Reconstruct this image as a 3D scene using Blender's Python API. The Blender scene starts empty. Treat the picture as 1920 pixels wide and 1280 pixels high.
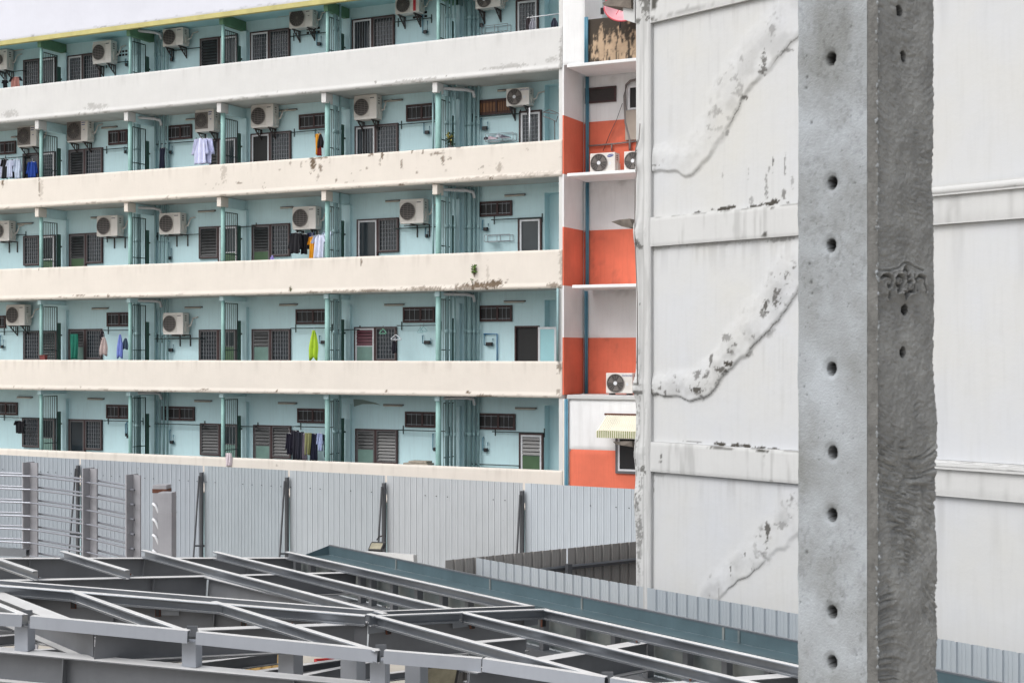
import bpy, bmesh, math, random
import numpy as np
from mathutils import Vector, Matrix
random.seed(7)
S = bpy.context.scene
COL = S.collection
# ------------------------------------------------------------------ camera, world, sun
HC = 7.2                 # eye height above the ground
F = 1920 * 50 / 36.0     # focal length in photo pixels
HZ = 662.0               # horizon row in the photo
cam = bpy.data.cameras.new('camera'); cam.lens = 50; cam.sensor_width = 36
cam.shift_y = 22 / 1920.0; cam.clip_end = 500; cam.clip_start = 0.1
cam.dof.use_dof = True; cam.dof.focus_distance = 30; cam.dof.aperture_fstop = 13
camo = bpy.data.objects.new('camera', cam); COL.objects.link(camo)
camo.location = (0, 0, HC); camo.rotation_euler = (math.pi / 2, 0, 0)
S.camera = camo
SUN_AZ = math.atan2(-0.75, -0.55); SUN_EL = math.radians(50)
w = bpy.data.worlds.new('World'); S.world = w; w.use_nodes = True
nt = w.node_tree; bg = nt.nodes['Background']
sky = nt.nodes.new('ShaderNodeTexSky'); sky.sky_type = 'NISHITA'; sky.sun_disc = False
sky.sun_elevation = SUN_EL; sky.sun_rotation = SUN_AZ; sky.dust_density = 4; sky.air_density = 1.0
hs = nt.nodes.new('ShaderNodeHueSaturation'); hs.inputs['Saturation'].default_value = 0.22
nt.links.new(sky.outputs[0], hs.inputs['Color']); nt.links.new(hs.outputs[0], bg.inputs['Color'])
bg.inputs['Strength'].default_value = 0.15
sun = bpy.data.lights.new('sun', 'SUN'); sun.energy = 1.0; sun.angle = math.radians(38); sun.color = (1, 0.975, 0.945)
suno = bpy.data.objects.new('sun', sun); COL.objects.link(suno)
sd = Vector((math.sin(SUN_AZ) * math.cos(SUN_EL), math.cos(SUN_AZ) * math.cos(SUN_EL), math.sin(SUN_EL)))
suno.rotation_euler = sd.to_track_quat('Z', 'Y').to_euler(); suno.location = (-10, -5, 40)
S.view_settings.view_transform = 'Standard'; S.view_settings.look = 'None'
S.view_settings.exposure = 0.33; S.view_settings.gamma = 1
# ------------------------------------------------------------------ helpers
class Frame:
    """upright frame on the ground plan: x along a wall, y away from its front, z up"""
    def __init__(s, ox, oy, ang):
        s.o = (ox, oy); s.a = ang
        s.ex = (math.cos(ang), math.sin(ang)); s.ey = (-math.sin(ang), math.cos(ang))
    def hit(s, px, py, n=0.0):
        u = (px - 960) / F; v = (py - HZ) / F
        t = (n + s.o[0] * s.ey[0] + s.o[1] * s.ey[1]) / (u * s.ey[0] + s.ey[1])
        return ((t * u - s.o[0]) * s.ex[0] + (t - s.o[1]) * s.ex[1], HC - v * t)
    def x(s, px, n=0.0): return s.hit(px, HZ, n)[0]
    def world(s, x, n, z):
        return Vector((s.o[0] + x * s.ex[0] + n * s.ey[0], s.o[1] + x * s.ex[1] + n * s.ey[1], z))

def srgb(r, g, b): return tuple(((c / 255.0) / 12.92 if c < 10 else ((c / 255.0 + 0.055) / 1.055) ** 2.4) for c in (r, g, b))

MATS = {}
def mat(name, col, rough=0.75, var=0.08, scale=2.0, bump=0.0, bscale=40.0, streak=0.0, dirt=None, metal=0.0,
        spots=0.0, spotcol=(0.1, 0.07, 0.05), sscale=6.0, tint=None, bstretch=(1, 1, 1), bdist=0.01):
    if name in MATS: return MATS[name]
    m = bpy.data.materials.new(name); m.use_nodes = True; MATS[name] = m
    t = m.node_tree; N = t.nodes; L = t.links; b = N['Principled BSDF']
    b.inputs['Roughness'].default_value = rough; b.inputs['Metallic'].default_value = metal
    tc = N.new('ShaderNodeTexCoord'); co = tc.outputs['Object']
    def noise(sc, det=5, stretch=(1, 1, 1), r=0.6):
        mp = N.new('ShaderNodeMapping'); mp.inputs['Scale'].default_value = stretch; L.new(co, mp.inputs[0])
        n = N.new('ShaderNodeTexNoise'); n.inputs['Scale'].default_value = sc; n.inputs['Detail'].default_value = det
        n.inputs['Roughness'].default_value = r; L.new(mp.outputs[0], n.inputs['Vector']); return n.outputs[0]
    def ramp(src, lo, hi, a=0.0, c=1.0):
        r = N.new('ShaderNodeMapRange'); r.inputs[1].default_value = lo; r.inputs[2].default_value = hi
        r.inputs[3].default_value = a; r.inputs[4].default_value = c; L.new(src, r.inputs[0]); return r.outputs[0]
    def mixc(fac, A, B, mode='MIX'):
        x = N.new('ShaderNodeMix'); x.data_type = 'RGBA'; x.blend_type = mode
        if isinstance(fac, float): x.inputs[0].default_value = fac
        else: L.new(fac, x.inputs[0])
        for sock, v in ((x.inputs[6], A), (x.inputs[7], B)):
            if isinstance(v, tuple): sock.default_value = (*v[:3], 1)
            else: L.new(v, sock)
        return x.outputs[2]
    lo = tuple(c * (1 - var) for c in col); hi = tuple(min(1, c * (1 + var)) for c in col)
    if tint: hi = tint
    c = mixc(ramp(noise(scale), 0.32, 0.68), lo, hi)
    if streak:
        s1 = ramp(noise(6.0, 4, (3, 3, 0.22)), 0.5, 0.75, 0.0, streak)
        c = mixc(s1, c, tuple(x * 0.55 for x in col))
    if spots:
        s2 = ramp(noise(sscale, 6, (1, 1, 1), 0.7), 0.72 - spots * 0.25, 0.76 - spots * 0.22)
        c = mixc(s2, c, spotcol)
    if dirt:
        at = N.new('ShaderNodeAttribute'); at.attribute_name = 'dirt'
        c = mixc(at.outputs['Fac'], c, dirt)
    L.new(c, b.inputs['Base Color'])
    if bump:
        bp = N.new('ShaderNodeBump'); bp.inputs['Strength'].default_value = bump; bp.inputs['Distance'].default_value = bdist
        L.new(noise(bscale, 6, bstretch), bp.inputs['Height']); L.new(bp.outputs[0], b.inputs['Normal'])
    return m

def link(o, parent=None):
    COL.objects.link(o)
    if parent: o.parent = parent
    return o
def tag(o, label=None, cat=None, group=None, kind=None):
    if label: o['label'] = label
    if cat: o['category'] = cat
    if group: o['group'] = group
    if kind: o['kind'] = kind
    return o
def thing(name, label, cat, loc=(0, 0, 0), rz=0.0, group=None):
    o = bpy.data.objects.new(name, None); o.empty_display_size = 0.2
    o.location = loc; o.rotation_euler = (0, 0, rz); link(o)
    return tag(o, label, cat, group)

class MB:
    def __init__(s): s.v = []; s.f = []
    def add(s, vs, fs):
        k = len(s.v); s.v += [tuple(v) for v in vs]; s.f += [tuple(i + k for i in f) for f in fs]; return s
    def box(s, x0, x1, y0, y1, z0, z1):
        if x0 > x1: x0, x1 = x1, x0
        if y0 > y1: y0, y1 = y1, y0
        if z0 > z1: z0, z1 = z1, z0
        return s.add([(x0, y0, z0), (x1, y0, z0), (x1, y1, z0), (x0, y1, z0), (x0, y0, z1), (x1, y0, z1), (x1, y1, z1), (x0, y1, z1)],
                     [(0, 3, 2, 1), (4, 5, 6, 7), (0, 1, 5, 4), (1, 2, 6, 5), (2, 3, 7, 6), (3, 0, 4, 7)])
    def obox(s, P, Q, r0, r1, u0, u1, up=(0, 0, 1)):
        """bar from P to Q; r = sideways range, u = vertical range about the line"""
        P = Vector(P); Q = Vector(Q); d = (Q - P).normalized(); r = d.cross(Vector(up)).normalized(); u = r.cross(d)
        vs = [E + r * a + u * b for E in (P, Q) for a, b in ((r0, u0), (r1, u0), (r1, u1), (r0, u1))]
        return s.add(vs, [(0, 1, 2, 3), (7, 6, 5, 4), (0, 4, 5, 1), (1, 5, 6, 2), (2, 6, 7, 3), (3, 7, 4, 0)])
    def tube(s, pts, r, seg=8, cap=True):
        pts = [Vector(p) for p in pts]; n = len(pts); rings = []
        up = Vector((0, 0, 1))
        for i, p in enumerate(pts):
            d = ((pts[min(i + 1, n - 1)] - pts[max(i - 1, 0)])).normalized()
            a = d.cross(up)
            if a.length < 0.05: a = d.cross(Vector((1, 0, 0)))
            a.normalize(); b = d.cross(a)
            rr = r[i] if isinstance(r, (list, tuple)) else r
            rings.append([p + a * math.cos(t) * rr + b * math.sin(t) * rr for t in [2 * math.pi * k / seg for k in range(seg)]])
        vs = [v for R in rings for v in R]; fs = []
        for i in range(n - 1):
            for k in range(seg):
                fs.append((i * seg + k, i * seg + (k + 1) % seg, (i + 1) * seg + (k + 1) % seg, (i + 1) * seg + k))
        if cap: fs += [tuple(reversed(range(seg))), tuple((n - 1) * seg + k for k in range(seg))]
        return s.add(vs, fs)
    def disc(s, c, ax, r0, r1, h, seg=28):
        """ring plate (r0 inner) standing in the xz plane, facing -y, thickness h towards -y"""
        cx, cy, cz = c; vs = []; fs = []
        for k in range(seg):
            t = 2 * math.pi * k / seg; ca, sa = math.cos(t), math.sin(t)
            for r, y in ((r0, cy), (r1, cy), (r1, cy - h), (r0, cy - h)): vs.append((cx + r * ca * ax, y, cz + r * sa))
        for k in range(seg):
            a = 4 * k; b = 4 * ((k + 1) % seg)
            for i in range(4):
                j = (i + 1) % 4; fs.append((a + i, a + j, b + j, b + i))
        return s.add(vs, fs)
    def build(s, name, m, parent=None, bevel=0.0, smooth=False, loc=None, top=None):
        me = bpy.data.meshes.new(name); me.from_pydata(s.v, [], s.f); me.update()
        bm = bmesh.new(); bm.from_mesh(me); bmesh.ops.recalc_face_normals(bm, faces=bm.faces); bm.to_mesh(me); bm.free()
        me.materials.append(m)
        if smooth:
            for p in me.polygons: p.use_smooth = True
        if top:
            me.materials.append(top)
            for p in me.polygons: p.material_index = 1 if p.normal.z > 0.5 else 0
        o = bpy.data.objects.new(name, me); link(o, parent)
        if loc: o.location = loc
        if bevel:
            b = o.modifiers.new('bevel', 'BEVEL'); b.width = bevel; b.segments = 2; b.limit_method = 'ANGLE'
        return o

def vn(x, z, seed=0):
    xi = np.floor(x).astype(np.int64); zi = np.floor(z).astype(np.int64); fx = x - xi; fz = z - zi
    fx = fx * fx * (3 - 2 * fx); fz = fz * fz * (3 - 2 * fz)
    def h(i, j):
        n = (i * 374761393 + j * 668265263 + seed * 974711) & 0x7fffffff
        n = ((n ^ (n >> 13)) * 1274126177) & 0x7fffffff
        return ((n ^ (n >> 16)) & 0xffff) / 65535.0
    return (h(xi, zi) * (1 - fx) + h(xi + 1, zi) * fx) * (1 - fz) + (h(xi, zi + 1) * (1 - fx) + h(xi + 1, zi + 1) * fx) * fz
def fbm(x, z, seed=0, o=4):
    a = 0.5; t = 0; s = 0
    for i in range(o):
        t = t + a * vn(x * 2 ** i + 13.1 * i, z * 2 ** i + 7.7 * i, seed + i); s += a; a *= 0.55
    return t / s
def sstep(a, b, x):
    t = np.clip((x - a) / (b - a), 0, 1); return t * t * (3 - 2 * t)
def segdist(X, Z, pts):
    """distance to a polyline and parameter 0..1 along it, plus the signed side"""
    D = np.full(X.shape, 1e9); T = np.zeros(X.shape); Sg = np.zeros(X.shape); n = len(pts) - 1
    for i in range(n):
        ax, az = pts[i]; bx, bz = pts[i + 1]; dx, dz = bx - ax, bz - az; l2 = dx * dx + dz * dz + 1e-12
        t = np.clip(((X - ax) * dx + (Z - az) * dz) / l2, 0, 1)
        d = np.hypot(X - ax - t * dx, Z - az - t * dz); m = d < D
        D = np.where(m, d, D); T = np.where(m, (i + t) / n, T)
        Sg = np.where(m, np.sign(dx * (Z - az) - dz * (X - ax)), Sg)
    return D, T, Sg
def grid(name, x0, x1, z0, z1, step, nf, m, parent, df=None, edge=None, xs=None):
    """a plastered face as a fine sheet in the plane y = nf(x, z), facing -y, with a dirt mask"""
    nx = max(2, int((x1 - x0) / step) + 1); nz = max(2, int((z1 - z0) / step) + 1)
    X, Z = np.meshgrid(np.linspace(x0, x1, nx), np.linspace(z0, z1, nz))
    Y = nf(X, Z)
    if edge is not None: Y[0, :] = edge; Y[-1, :] = edge; Y[:, 0] = edge; Y[:, -1] = edge
    co = np.stack([X, Y, Z], -1).reshape(-1, 3)
    idx = np.arange(nx * nz).reshape(nz, nx)
    q = np.stack([idx[:-1, :-1], idx[:-1, 1:], idx[1:, 1:], idx[1:, :-1]], -1).reshape(-1, 4)
    me = bpy.data.meshes.new(name); me.vertices.add(len(co)); me.vertices.foreach_set('co', co.ravel())
    me.loops.add(q.size); me.loops.foreach_set('vertex_index', q.ravel().astype(np.int32))
    me.polygons.add(len(q)); me.polygons.foreach_set('loop_start', (np.arange(len(q)) * 4).astype(np.int32))
    me.polygons.foreach_set('loop_total', np.full(len(q), 4, np.int32)); me.update(calc_edges=True)
    me.polygons.foreach_set('use_smooth', np.ones(len(q), bool))
    d = me.attributes.new('dirt', 'FLOAT', 'POINT')
    dv = np.zeros(X.shape) if df is None else np.clip(df(X, Z), 0, 1)
    d.data.foreach_set('value', dv.ravel().astype(np.float32)); me.materials.append(m)
    return link(bpy.data.objects.new(name, me), parent)
def spot_mask(X, Z, fr, spots, n, sc):
    """stains with a shape of their own: (px, py, rx, ry, strength) in photo pixels on the wall"""
    M = np.zeros(X.shape); nz = fbm(X * 14, Z * 14, 5); n3 = fbm(X * 38, Z * 38, 6, 3)
    for (px, py, rx, ry, st) in spots:
        cx, cz = fr.hit(px, py, n); r = np.hypot((X - cx) / (rx / sc), (Z - cz) / (ry / sc))
        M = np.maximum(M, st * sstep(1.0, 0.6, r + (nz - 0.5) * 1.6 + (n3 - .5) * 1.5))
    return M
# ------------------------------------------------------------------ materials
M_cream = mat('cream_plaster', srgb(220, 213, 204), 0.9, 0.03, 1.2, 0.25, 5, 0.05, dirt=(0.15, 0.11, 0.075), bdist=0.02)
M_white = mat('white_plaster', srgb(210, 210, 209), 0.9, 0.03, 1.2, 0.25, 5, 0.06, dirt=(0.16, 0.15, 0.13), bdist=0.02)
M_violet = mat('cool_white_plaster', srgb(214, 216, 226), 0.9, 0.03, 0.8, 0.15, 5, 0.04, dirt=(0.2, 0.2, 0.2))
M_yellow = mat('faded_yellow_paint', srgb(190, 182, 122), 0.8, 0.15, 1.5, 0.2, 20, 0, spots=0.35, spotcol=srgb(196, 160, 120), sscale=3)
M_cyan = mat('light_cyan_wall', srgb(198, 227, 233), 0.85, 0.05, 0.9, 0.15, 25, 0.16, spots=.06, spotcol=srgb(160, 182, 182), sscale=2.2)
M_cyan_dk = mat('teal_recess_wall', srgb(160, 205, 212), 0.85, 0.05, 1.5, 0.1, 25)
M_soffit = mat('grey_white_soffit', srgb(182, 184, 182), 0.9, 0.08, 1.5, 0.2, 12, 0, spots=0.18, spotcol=srgb(130, 125, 112))
M_teal = mat('teal_painted_post', srgb(138, 178, 174), 0.6, 0.12, 3.0, 0.2, 30, 0, spots=0.12, spotcol=srgb(175, 150, 140), sscale=9)
M_tealpipe = mat('pale_teal_pipe', srgb(134, 164, 168), 0.5, 0.1, 3.0)
M_green = mat('dark_green_panel', srgb(58, 92, 82), 0.7, 0.15, 3)
M_greenbeam = mat('green_painted_beam', srgb(96, 134, 106), 0.8, 0.12, 3)
M_bar = mat('dark_iron_bar', srgb(48, 66, 66), 0.6, 0.2, 8)
M_brown = mat('brown_wood_frame', srgb(62, 40, 40), 0.6, 0.15, 8)
M_wframe = mat('white_aluminium_frame', srgb(210, 212, 216), 0.5, 0.05, 8)
M_gframe = mat('grey_aluminium_frame', srgb(98, 96, 98), 0.5, 0.1, 8)
M_glass = mat('dark_window_glass', srgb(42, 50, 56), 0.12, 0.3, 1.0)
M_glass2 = mat('grey_frosted_glass', srgb(78, 84, 90), 0.35, 0.1, 2.0)
M_black = mat('dark_interior', srgb(22, 22, 24), 0.6, 0.2, 2)
M_gbar = mat('grey_window_bars', srgb(136, 140, 146), 0.5, 0.1, 10)
M_slat = mat('smoky_glass_slats', srgb(54, 56, 58), 0.25, 0.25, 3)
M_slatpink = mat('maroon_slats', srgb(96, 50, 62), 0.4, 0.2, 3)
M_slatbrown = mat('brown_wood_slats', srgb(122, 84, 56), 0.6, 0.2, 3)
M_doorgreen = mat('green_door_panel', srgb(70, 98, 68), 0.6, 0.12, 3)
M_doorteal = mat('pale_teal_door_panel', srgb(112, 142, 134), 0.6, 0.12, 3)
M_ac = mat('aged_white_metal', srgb(214, 210, 205), 0.5, 0.05, 2.5, 0, 10, 0.12)
M_acside = mat('aged_white_metal_side', srgb(200, 196, 190), 0.5, 0.06, 2.5, 0, 10, 0.15)
M_fan = mat('dark_fan_well', srgb(52, 50, 50), 0.6, 0.25, 8)
M_fangrey = mat('grey_fan_mesh', srgb(118, 112, 108), 0.6, 0.15, 14)
M_bracket = mat('rusty_dark_bracket', srgb(68, 62, 62), 0.7, 0.25, 12)
M_blueink = mat('blue_print', srgb(40, 60, 130), 0.5, 0.0)
M_redink = mat('red_label', srgb(190, 50, 60), 0.5, 0.0)
M_darkink = mat('dark_print', srgb(70, 70, 80), 0.5, 0.0)
M_tube = mat('dusty_light_tube', srgb(190, 184, 174), 0.5, 0.12, 6)
M_orange = mat('orange_wall_paint', srgb(220, 114, 88), 0.85, 0.13, 0.8, 0.2, 12, 0.18, dirt=(0.12, 0.05, 0.04))
M_owhite = mat('white_wall_paint', srgb(230, 231, 232), 0.85, 0.05, 1.0, 0.15, 12, 0.14, dirt=(0.2, 0.18, 0.16))
M_stained = mat('stained_yellow_concrete', srgb(184, 160, 134), 0.95, 0.2, 2.0, 0.3, 18, 0, dirt=(0.035, 0.03, 0.025))
M_bluepipe = mat('blue_plastic_pipe', srgb(80, 130, 152), 0.45, 0.1, 4)
M_greypipe = mat('grey_conduit', srgb(128, 122, 120), 0.5, 0.1, 4)
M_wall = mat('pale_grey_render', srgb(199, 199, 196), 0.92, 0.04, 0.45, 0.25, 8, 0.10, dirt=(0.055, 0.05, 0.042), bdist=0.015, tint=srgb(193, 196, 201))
M_walls = mat('pale_grey_render_trim', srgb(194, 195, 195), 0.92, 0.04, 0.9, 0.25, 8, 0.10, dirt=(0.05, 0.048, 0.04), bdist=0.015)
M_sheet = mat('blue_grey_metal_sheet', srgb(166, 175, 183), 0.42, 0.05, 0.35, 0, 10, 0.10, metal=0.25)
M_sheet2 = mat('pale_metal_sheet', srgb(176, 183, 189), 0.42, 0.05, 0.5, 0, 10, 0.08, metal=0.25)
M_sheetback = mat('dark_sheet_back', srgb(136, 134, 132), 0.6, 0.08, 0.5, 0, 10, 0.12)
M_darksteel = mat('dark_grey_steel', srgb(74, 76, 80), 0.5, 0.1, 3)
M_steel = mat('grey_primer_steel', srgb(103, 106, 111), 0.45, 0.13, 1.6, 0.08, 60, 0.1, metal=0.2, spots=0.10, spotcol=srgb(90, 70, 62), sscale=14)
M_zinc = mat('galvanised_steel', srgb(132, 137, 144), 0.33, 0.10, 2.5, 0.05, 60, 0, metal=0.7, spots=0.10, spotcol=srgb(96, 84, 78), sscale=10)
M_gutter = mat('teal_gutter_sheet', srgb(88, 107, 114), 0.35, 0.14, 2.0, 0.05, 30, 0.15, metal=0.3)
M_studback = mat('mottled_zinc_sheet', srgb(110, 124, 130), 0.35, 0.25, 2.0, 0, 30, 0, metal=0.4, tint=srgb(146, 150, 148))
M_flange = mat('skylit_dusty_flange', srgb(208, 208, 208), 0.45, 0.10, 2.0, 0, 10, 0, metal=0.0, spots=0.08, spotcol=srgb(150, 130, 112), sscale=9)  # paints sky light into the upward steel faces, along with settled dust
M_post = mat('grey_painted_post', srgb(146, 151, 160), 0.45, 0.06, 1.5, 0.1, 60, 0.08)
M_chamf = mat('brown_grey_concrete', srgb(112, 112, 110), 0.95, 0.2, 12.0, 0.5, 90, 0, dirt=(0.03, 0.03, 0.028), spots=0.2, spotcol=srgb(150, 148, 142), sscale=40)
M_plate = mat('raw_steel_plate', srgb(152, 152, 157), 0.6, 0.12, 1.4, 0.1, 50, 0.15, spots=0.18, spotcol=srgb(86, 60, 50), sscale=5)
M_rod = mat('bright_steel_rod', srgb(160, 163, 172), 0.35, 0.05, 5, metal=0.6)
M_rust = mat('rusty_steel', srgb(92, 56, 42), 0.8, 0.3, 12)
M_ground = mat('concrete_yard', srgb(172, 166, 156), 0.95, 0.14, 0.5, 0.3, 20, 0, spots=0.12, spotcol=srgb(120, 112, 100), sscale=2)
M_pole = mat('cast_concrete', srgb(138, 141, 141), 0.9, 0.20, 4.0, 0.4, 140, 0.10, dirt=(0.03, 0.03, 0.028), spots=0.14, spotcol=srgb(104, 102, 98), sscale=22, tint=srgb(164, 170, 176))
M_poler = mat('rough_cast_concrete', srgb(146, 147, 146), 0.95, 0.24, 7.0, 1.0, 55, 0, dirt=(0.02, 0.02, 0.02), spots=0.12, spotcol=srgb(70, 66, 62), sscale=16)
M_wood = mat('yellow_plywood', srgb(190, 158, 100), 0.7, 0.2, 3, 0, 10, 0.2)
M_blk = mat('black_plastic', srgb(26, 27, 30), 0.4, 0.2, 8)
M_lens = mat('lamp_lens', srgb(150, 145, 125), 0.2, 0.2, 8)
M_leaf = mat('green_leaf', srgb(86, 122, 46), 0.6, 0.3, 20)
M_leafd = mat('dark_leaf', srgb(44, 66, 38), 0.6, 0.3, 20)
M_twig = mat('brown_twig', srgb(88, 72, 52), 0.8, 0.2, 10)
# ------------------------------------------------------------------ ground
g = MB().box(-120, 120, -30, 160, -0.3, 0).build('ground', M_ground); tag(g, 'pale dusty concrete ground of the yard', None, None, 'structure')
# ------------------------------------------------------------------ the balcony block
FF = Frame(1.255, 37.2, math.atan2(-0.4396, 0.898)); D = 1.3
ZT = {1: HC - 3.07, 2: HC - 0.21, 3: HC + 2.71, 4: HC + 5.58, 5: HC + 8.54, 6: HC + 11.55}
ZB = {1: HC - 4.15, 2: HC - 1.17, 3: HC + 1.70, 4: HC + 4.63, 5: HC + 7.42, 6: HC + 10.06}
XL = FF.x(-160, 0)
bld = thing('apartment_building', 'long block of pale cyan walls behind cream balcony walls on several storeys', 'building', FF.world(0, 0, 0), FF.a)
# parapets
pk = {1: [(520, 872, 3, 2, .5)], 2: [(27, 725, 4, 2, .9), (152, 725, 3, 3, .9), (385, 730, 12, 2, .8), (520, 733, 3, 3, 1), (725, 733, 4, 3, 1), (905, 743, 22, 4, .8), (878, 736, 4, 3, 1), (1049, 690, 4, 12, .8), (1047, 735, 4, 6, .6)],
      3: [(905, 535, 34, 7, 1), (930, 532, 20, 8, 1), (880, 538, 40, 5, .8), (150, 554, 14, 2, .9), (182, 555, 6, 2, .8), (205, 555, 4, 3, .9), (545, 540, 4, 6, .6), (585, 548, 12, 2, .8), (640, 546, 60, 2, .5), (700, 545, 60, 3, .7), (800, 541, 50, 4, .7), (678, 489, 3, 8, .9), (73, 505, 2, 3, .8), (915, 515, 3, 20, .3), (1052, 500, 4, 30, .4), (1040, 535, 12, 5, .8), (115, 556, 5, 2, .7)],
      4: [(587, 302, 7, 22, 1), (600, 296, 22, 3, .9), (601, 315, 4, 7, .8), (695, 287, 5, 5, 1), (717, 289, 4, 8, 1), (773, 282, 3, 6, 1), (793, 286, 2, 8, .9), (820, 288, 14, 2.5, .8), (831, 300, 3, 14, .8), (753, 308, 2, 10, .8), (713, 305, 2, 6, .6), (861, 275, 8, 3, 1), (843, 298, 5, 3, .7), (937, 314, 6, 8, .5), (905, 313, 5, 2, .7), (752, 347, 8, 2, .9), (921, 334, 4, 4, 1), (74, 345, 2, 30, .7), (5, 343, 4, 8, 1), (450, 343, 6, 2, .8), (420, 325, 8, 20, .35), (631, 338, 2, 6, .7), (782, 324, 2, 6, .7), (688, 315, 4, 3, .7), (650, 343, 4, 2, .5), (165, 383, 6, 3, .5), (313, 373, 5, 3, .5), (525, 318, 3, 3, .6), (565, 310, 2, 5, .5), (545, 305, 3, 4, .6), (930, 332, 90, 2.5, .45), (1000, 325, 50, 2, .3), (78, 352, 6, 22, .3)],
      5: [(20, 214, 22, 8, .35), (180, 201, 30, 7, .35), (170, 196, 12, 4, .4), (520, 173, 2, 2, 1), (705, 155, 2, 2, 1), (837, 144, 2, 2, 1), (150, 213, 2, 2, .8), (785, 150, 45, 2.5, .5), (960, 123, 22, 5, .3), (1052, 115, 3, 40, .5), (1035, 112, 10, 6, .35), (950, 126, 50, 3, .4)],
      6: []}
XR = 0.06
def parapet(k):
    z0, z1 = ZB[k], ZT[k]; xr = XR if k != 6 else XR - 0.0
    m = {6: M_violet, 5: M_white}.get(k, M_cream)
    par = MB().box(XL, xr - .004, 0.006, 0.14, z0 + .004, z1 - .004).build('parapet', m, bld)
    seed = k * 11
    def nf(X, Z):
        Y = -0.004 - 0.010 * fbm(X * 1.5, Z * 2, seed)
        if k != 6: Y = Y - 0.018 * sstep(z0 + 0.13, z0 + 0.09, Z) - 0.004 * vn(X * 6, Z * 0.1, seed)
        return Y
    def df(X, Z):
        M = spot_mask(X, Z, FF, pk[k], 0, 66)
        n = fbm(X * 5, Z * 18, seed + 3)
        M = np.maximum(M, 0.55 * sstep(0.62, 0.74, n) * sstep(z0 + 0.13, z0 + 0.02, Z))
        M = np.maximum(M, 0.16 * sstep(0.5, 0.8, fbm(X * 8, Z * 0.6, seed + 4)) * sstep(z1 - 0.5, z1, Z))
        if k == 4: M = np.maximum(M, 0.5 * sstep(0.73, 0.77, fbm(X * 9 + Z * 3, Z * 9 - X * 2, 77, 5)) * sstep(.45, .6, fbm(X * 1.3, Z * 2, 78)) * sstep(XL + 7, XL + 11, X))
        return M
    grid('plaster_face', XL, xr, z0, z1, 0.035, nf, m, par, df, 0.006)
    # worn, wavy bottom edge on the older parapets
    return par
for k in (1, 2, 3, 4, 5, 6): parapet(k)
MB().box(XL, XR + 0.02, -0.03, 0.1, ZB[6] - 0.14, ZB[6] - 0.004).build('fascia_strip', M_yellow, bld)
# slabs and soffits
for k in (1, 2, 3, 4, 5, 6):
    MB().box(XL, XR, 0.15, D, ZB[k] + 0.004, ZB[k] + 0.14).build('floor_slab', M_soffit if k < 6 else M_cyan_dk, bld)
# back wall, with the deeper niche beside the end doors
xn = FF.x(1021, D)
wb = MB().box(XL, xn, D, D + 0.5, 0, HC + 13)
wb.box(xn, XR, D + 0.3, D + 0.5, 0, HC + 13)
for k, yy in ((5, None), (4, 158), (3, 361), (2, 562), (1, 760)):
    z0 = FF.hit(1035, yy, D)[1] if yy else ZB[6]
    top = ZB[k + 1]
    if top - z0 > 0.02: wb.box(xn, XR, D, D + 0.3, z0, top)
wb.build('back_wall', M_cyan, bld)
MB().box(XR - 0.09, XR - 0.01, 0.16, D - .002, 0, HC + 13).build('end_wall', M_tealpipe, bld)
MB().box(XR - 0.1, XR + 0.008, 0.02, 0.15, 0, HC + 13).build('end_post', M_white, bld)
colx = [76, 243, 417, 613, 821]
for k in (1, 2, 3, 4, 5):
    zf = ZB[k]; zc = ZB[k + 1]
    for i, px in enumerate([-100] + colx):
        x = FF.x(px, 0.22)
        r = {5: (.045, .045, .045, .048, .048, .05), 4: (.055, .055, .065, .07, .076, .082), 3: (.055, .055, .06, .065, .07, .075)}.get(k, (.05, .05, .055, .055, .075, .075))[i]
        cap = k in (3, 4)
        dz = -0.04 * (k in (1,))
        MB().tube([(x, 0.25, zf), (x, 0.25, zc - (0.26 if cap else 0.0) + 0.02)], r, 16).build('column', M_teal, bld, smooth=True)
        if cap:
            MB().box(x - 0.085, x + 0.07, 0.06, 0.42, zc - 0.29, zc - 0.004).build('column_capital', M_white if k == 4 else M_cream, bld, bevel=0.01)
        # cross beam to the back wall
        mbm = M_greenbeam if k == 5 else M_cyan
        MB().box(x - 0.07, x + 0.07, 0.43 if cap else 0.16, D - .002, zc - (0.14 if k in (1, 2) else 0.3), zc - 0.006).build('cross_beam', mbm, bld)
        # pilaster on the back wall
        MB().box(x - 0.07, x + 0.16, D - 0.13, D - .003, zf + .14, zc - 0.31).build('pilaster', M_cyan, bld)
        # bar screen between neighbouring balconies
        gz = zc - (0.2 if k in (1, 2) else 0.42); b = MB(); y0, y1 = 0.36, 0.93
        if k == 1 and i == 5: y0, y1 = 0.30 + .25, 0.93 + .25
        b.box(x - 0.012, x + 0.012, y0, y1, gz - 0.025, gz)
        b.box(x - 0.012, x + 0.012, y0, y1, zf + 1.25, zf + 1.275)
        for q in range(7):
            yy = y0 + (y1 - y0) * q / 6.0; b.box(x - 0.006, x + 0.006, yy - 0.007, yy + 0.007, zf + 0.2, gz - 0.026)
        q = y1; b.box(x - 0.014, x + 0.014, q, q + 0.025, zf + 0.2, gz)
        b.build('bar_screen', M_bar, bld)
        pz = gz - (0.36 if k > 2 else 0.52)
        MB().box(x - 0.02, x + 0.02, y1 + 0.045, y1 + 0.17, zf + 0.2, pz).build('screen_panel', M_green, bld)
        MB().box(x + 0.02, x + 0.07, y1 + 0.14, y1 + 0.165, pz - 0.42, pz - 0.37).build('screen_latch', M_bar, bld)
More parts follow.
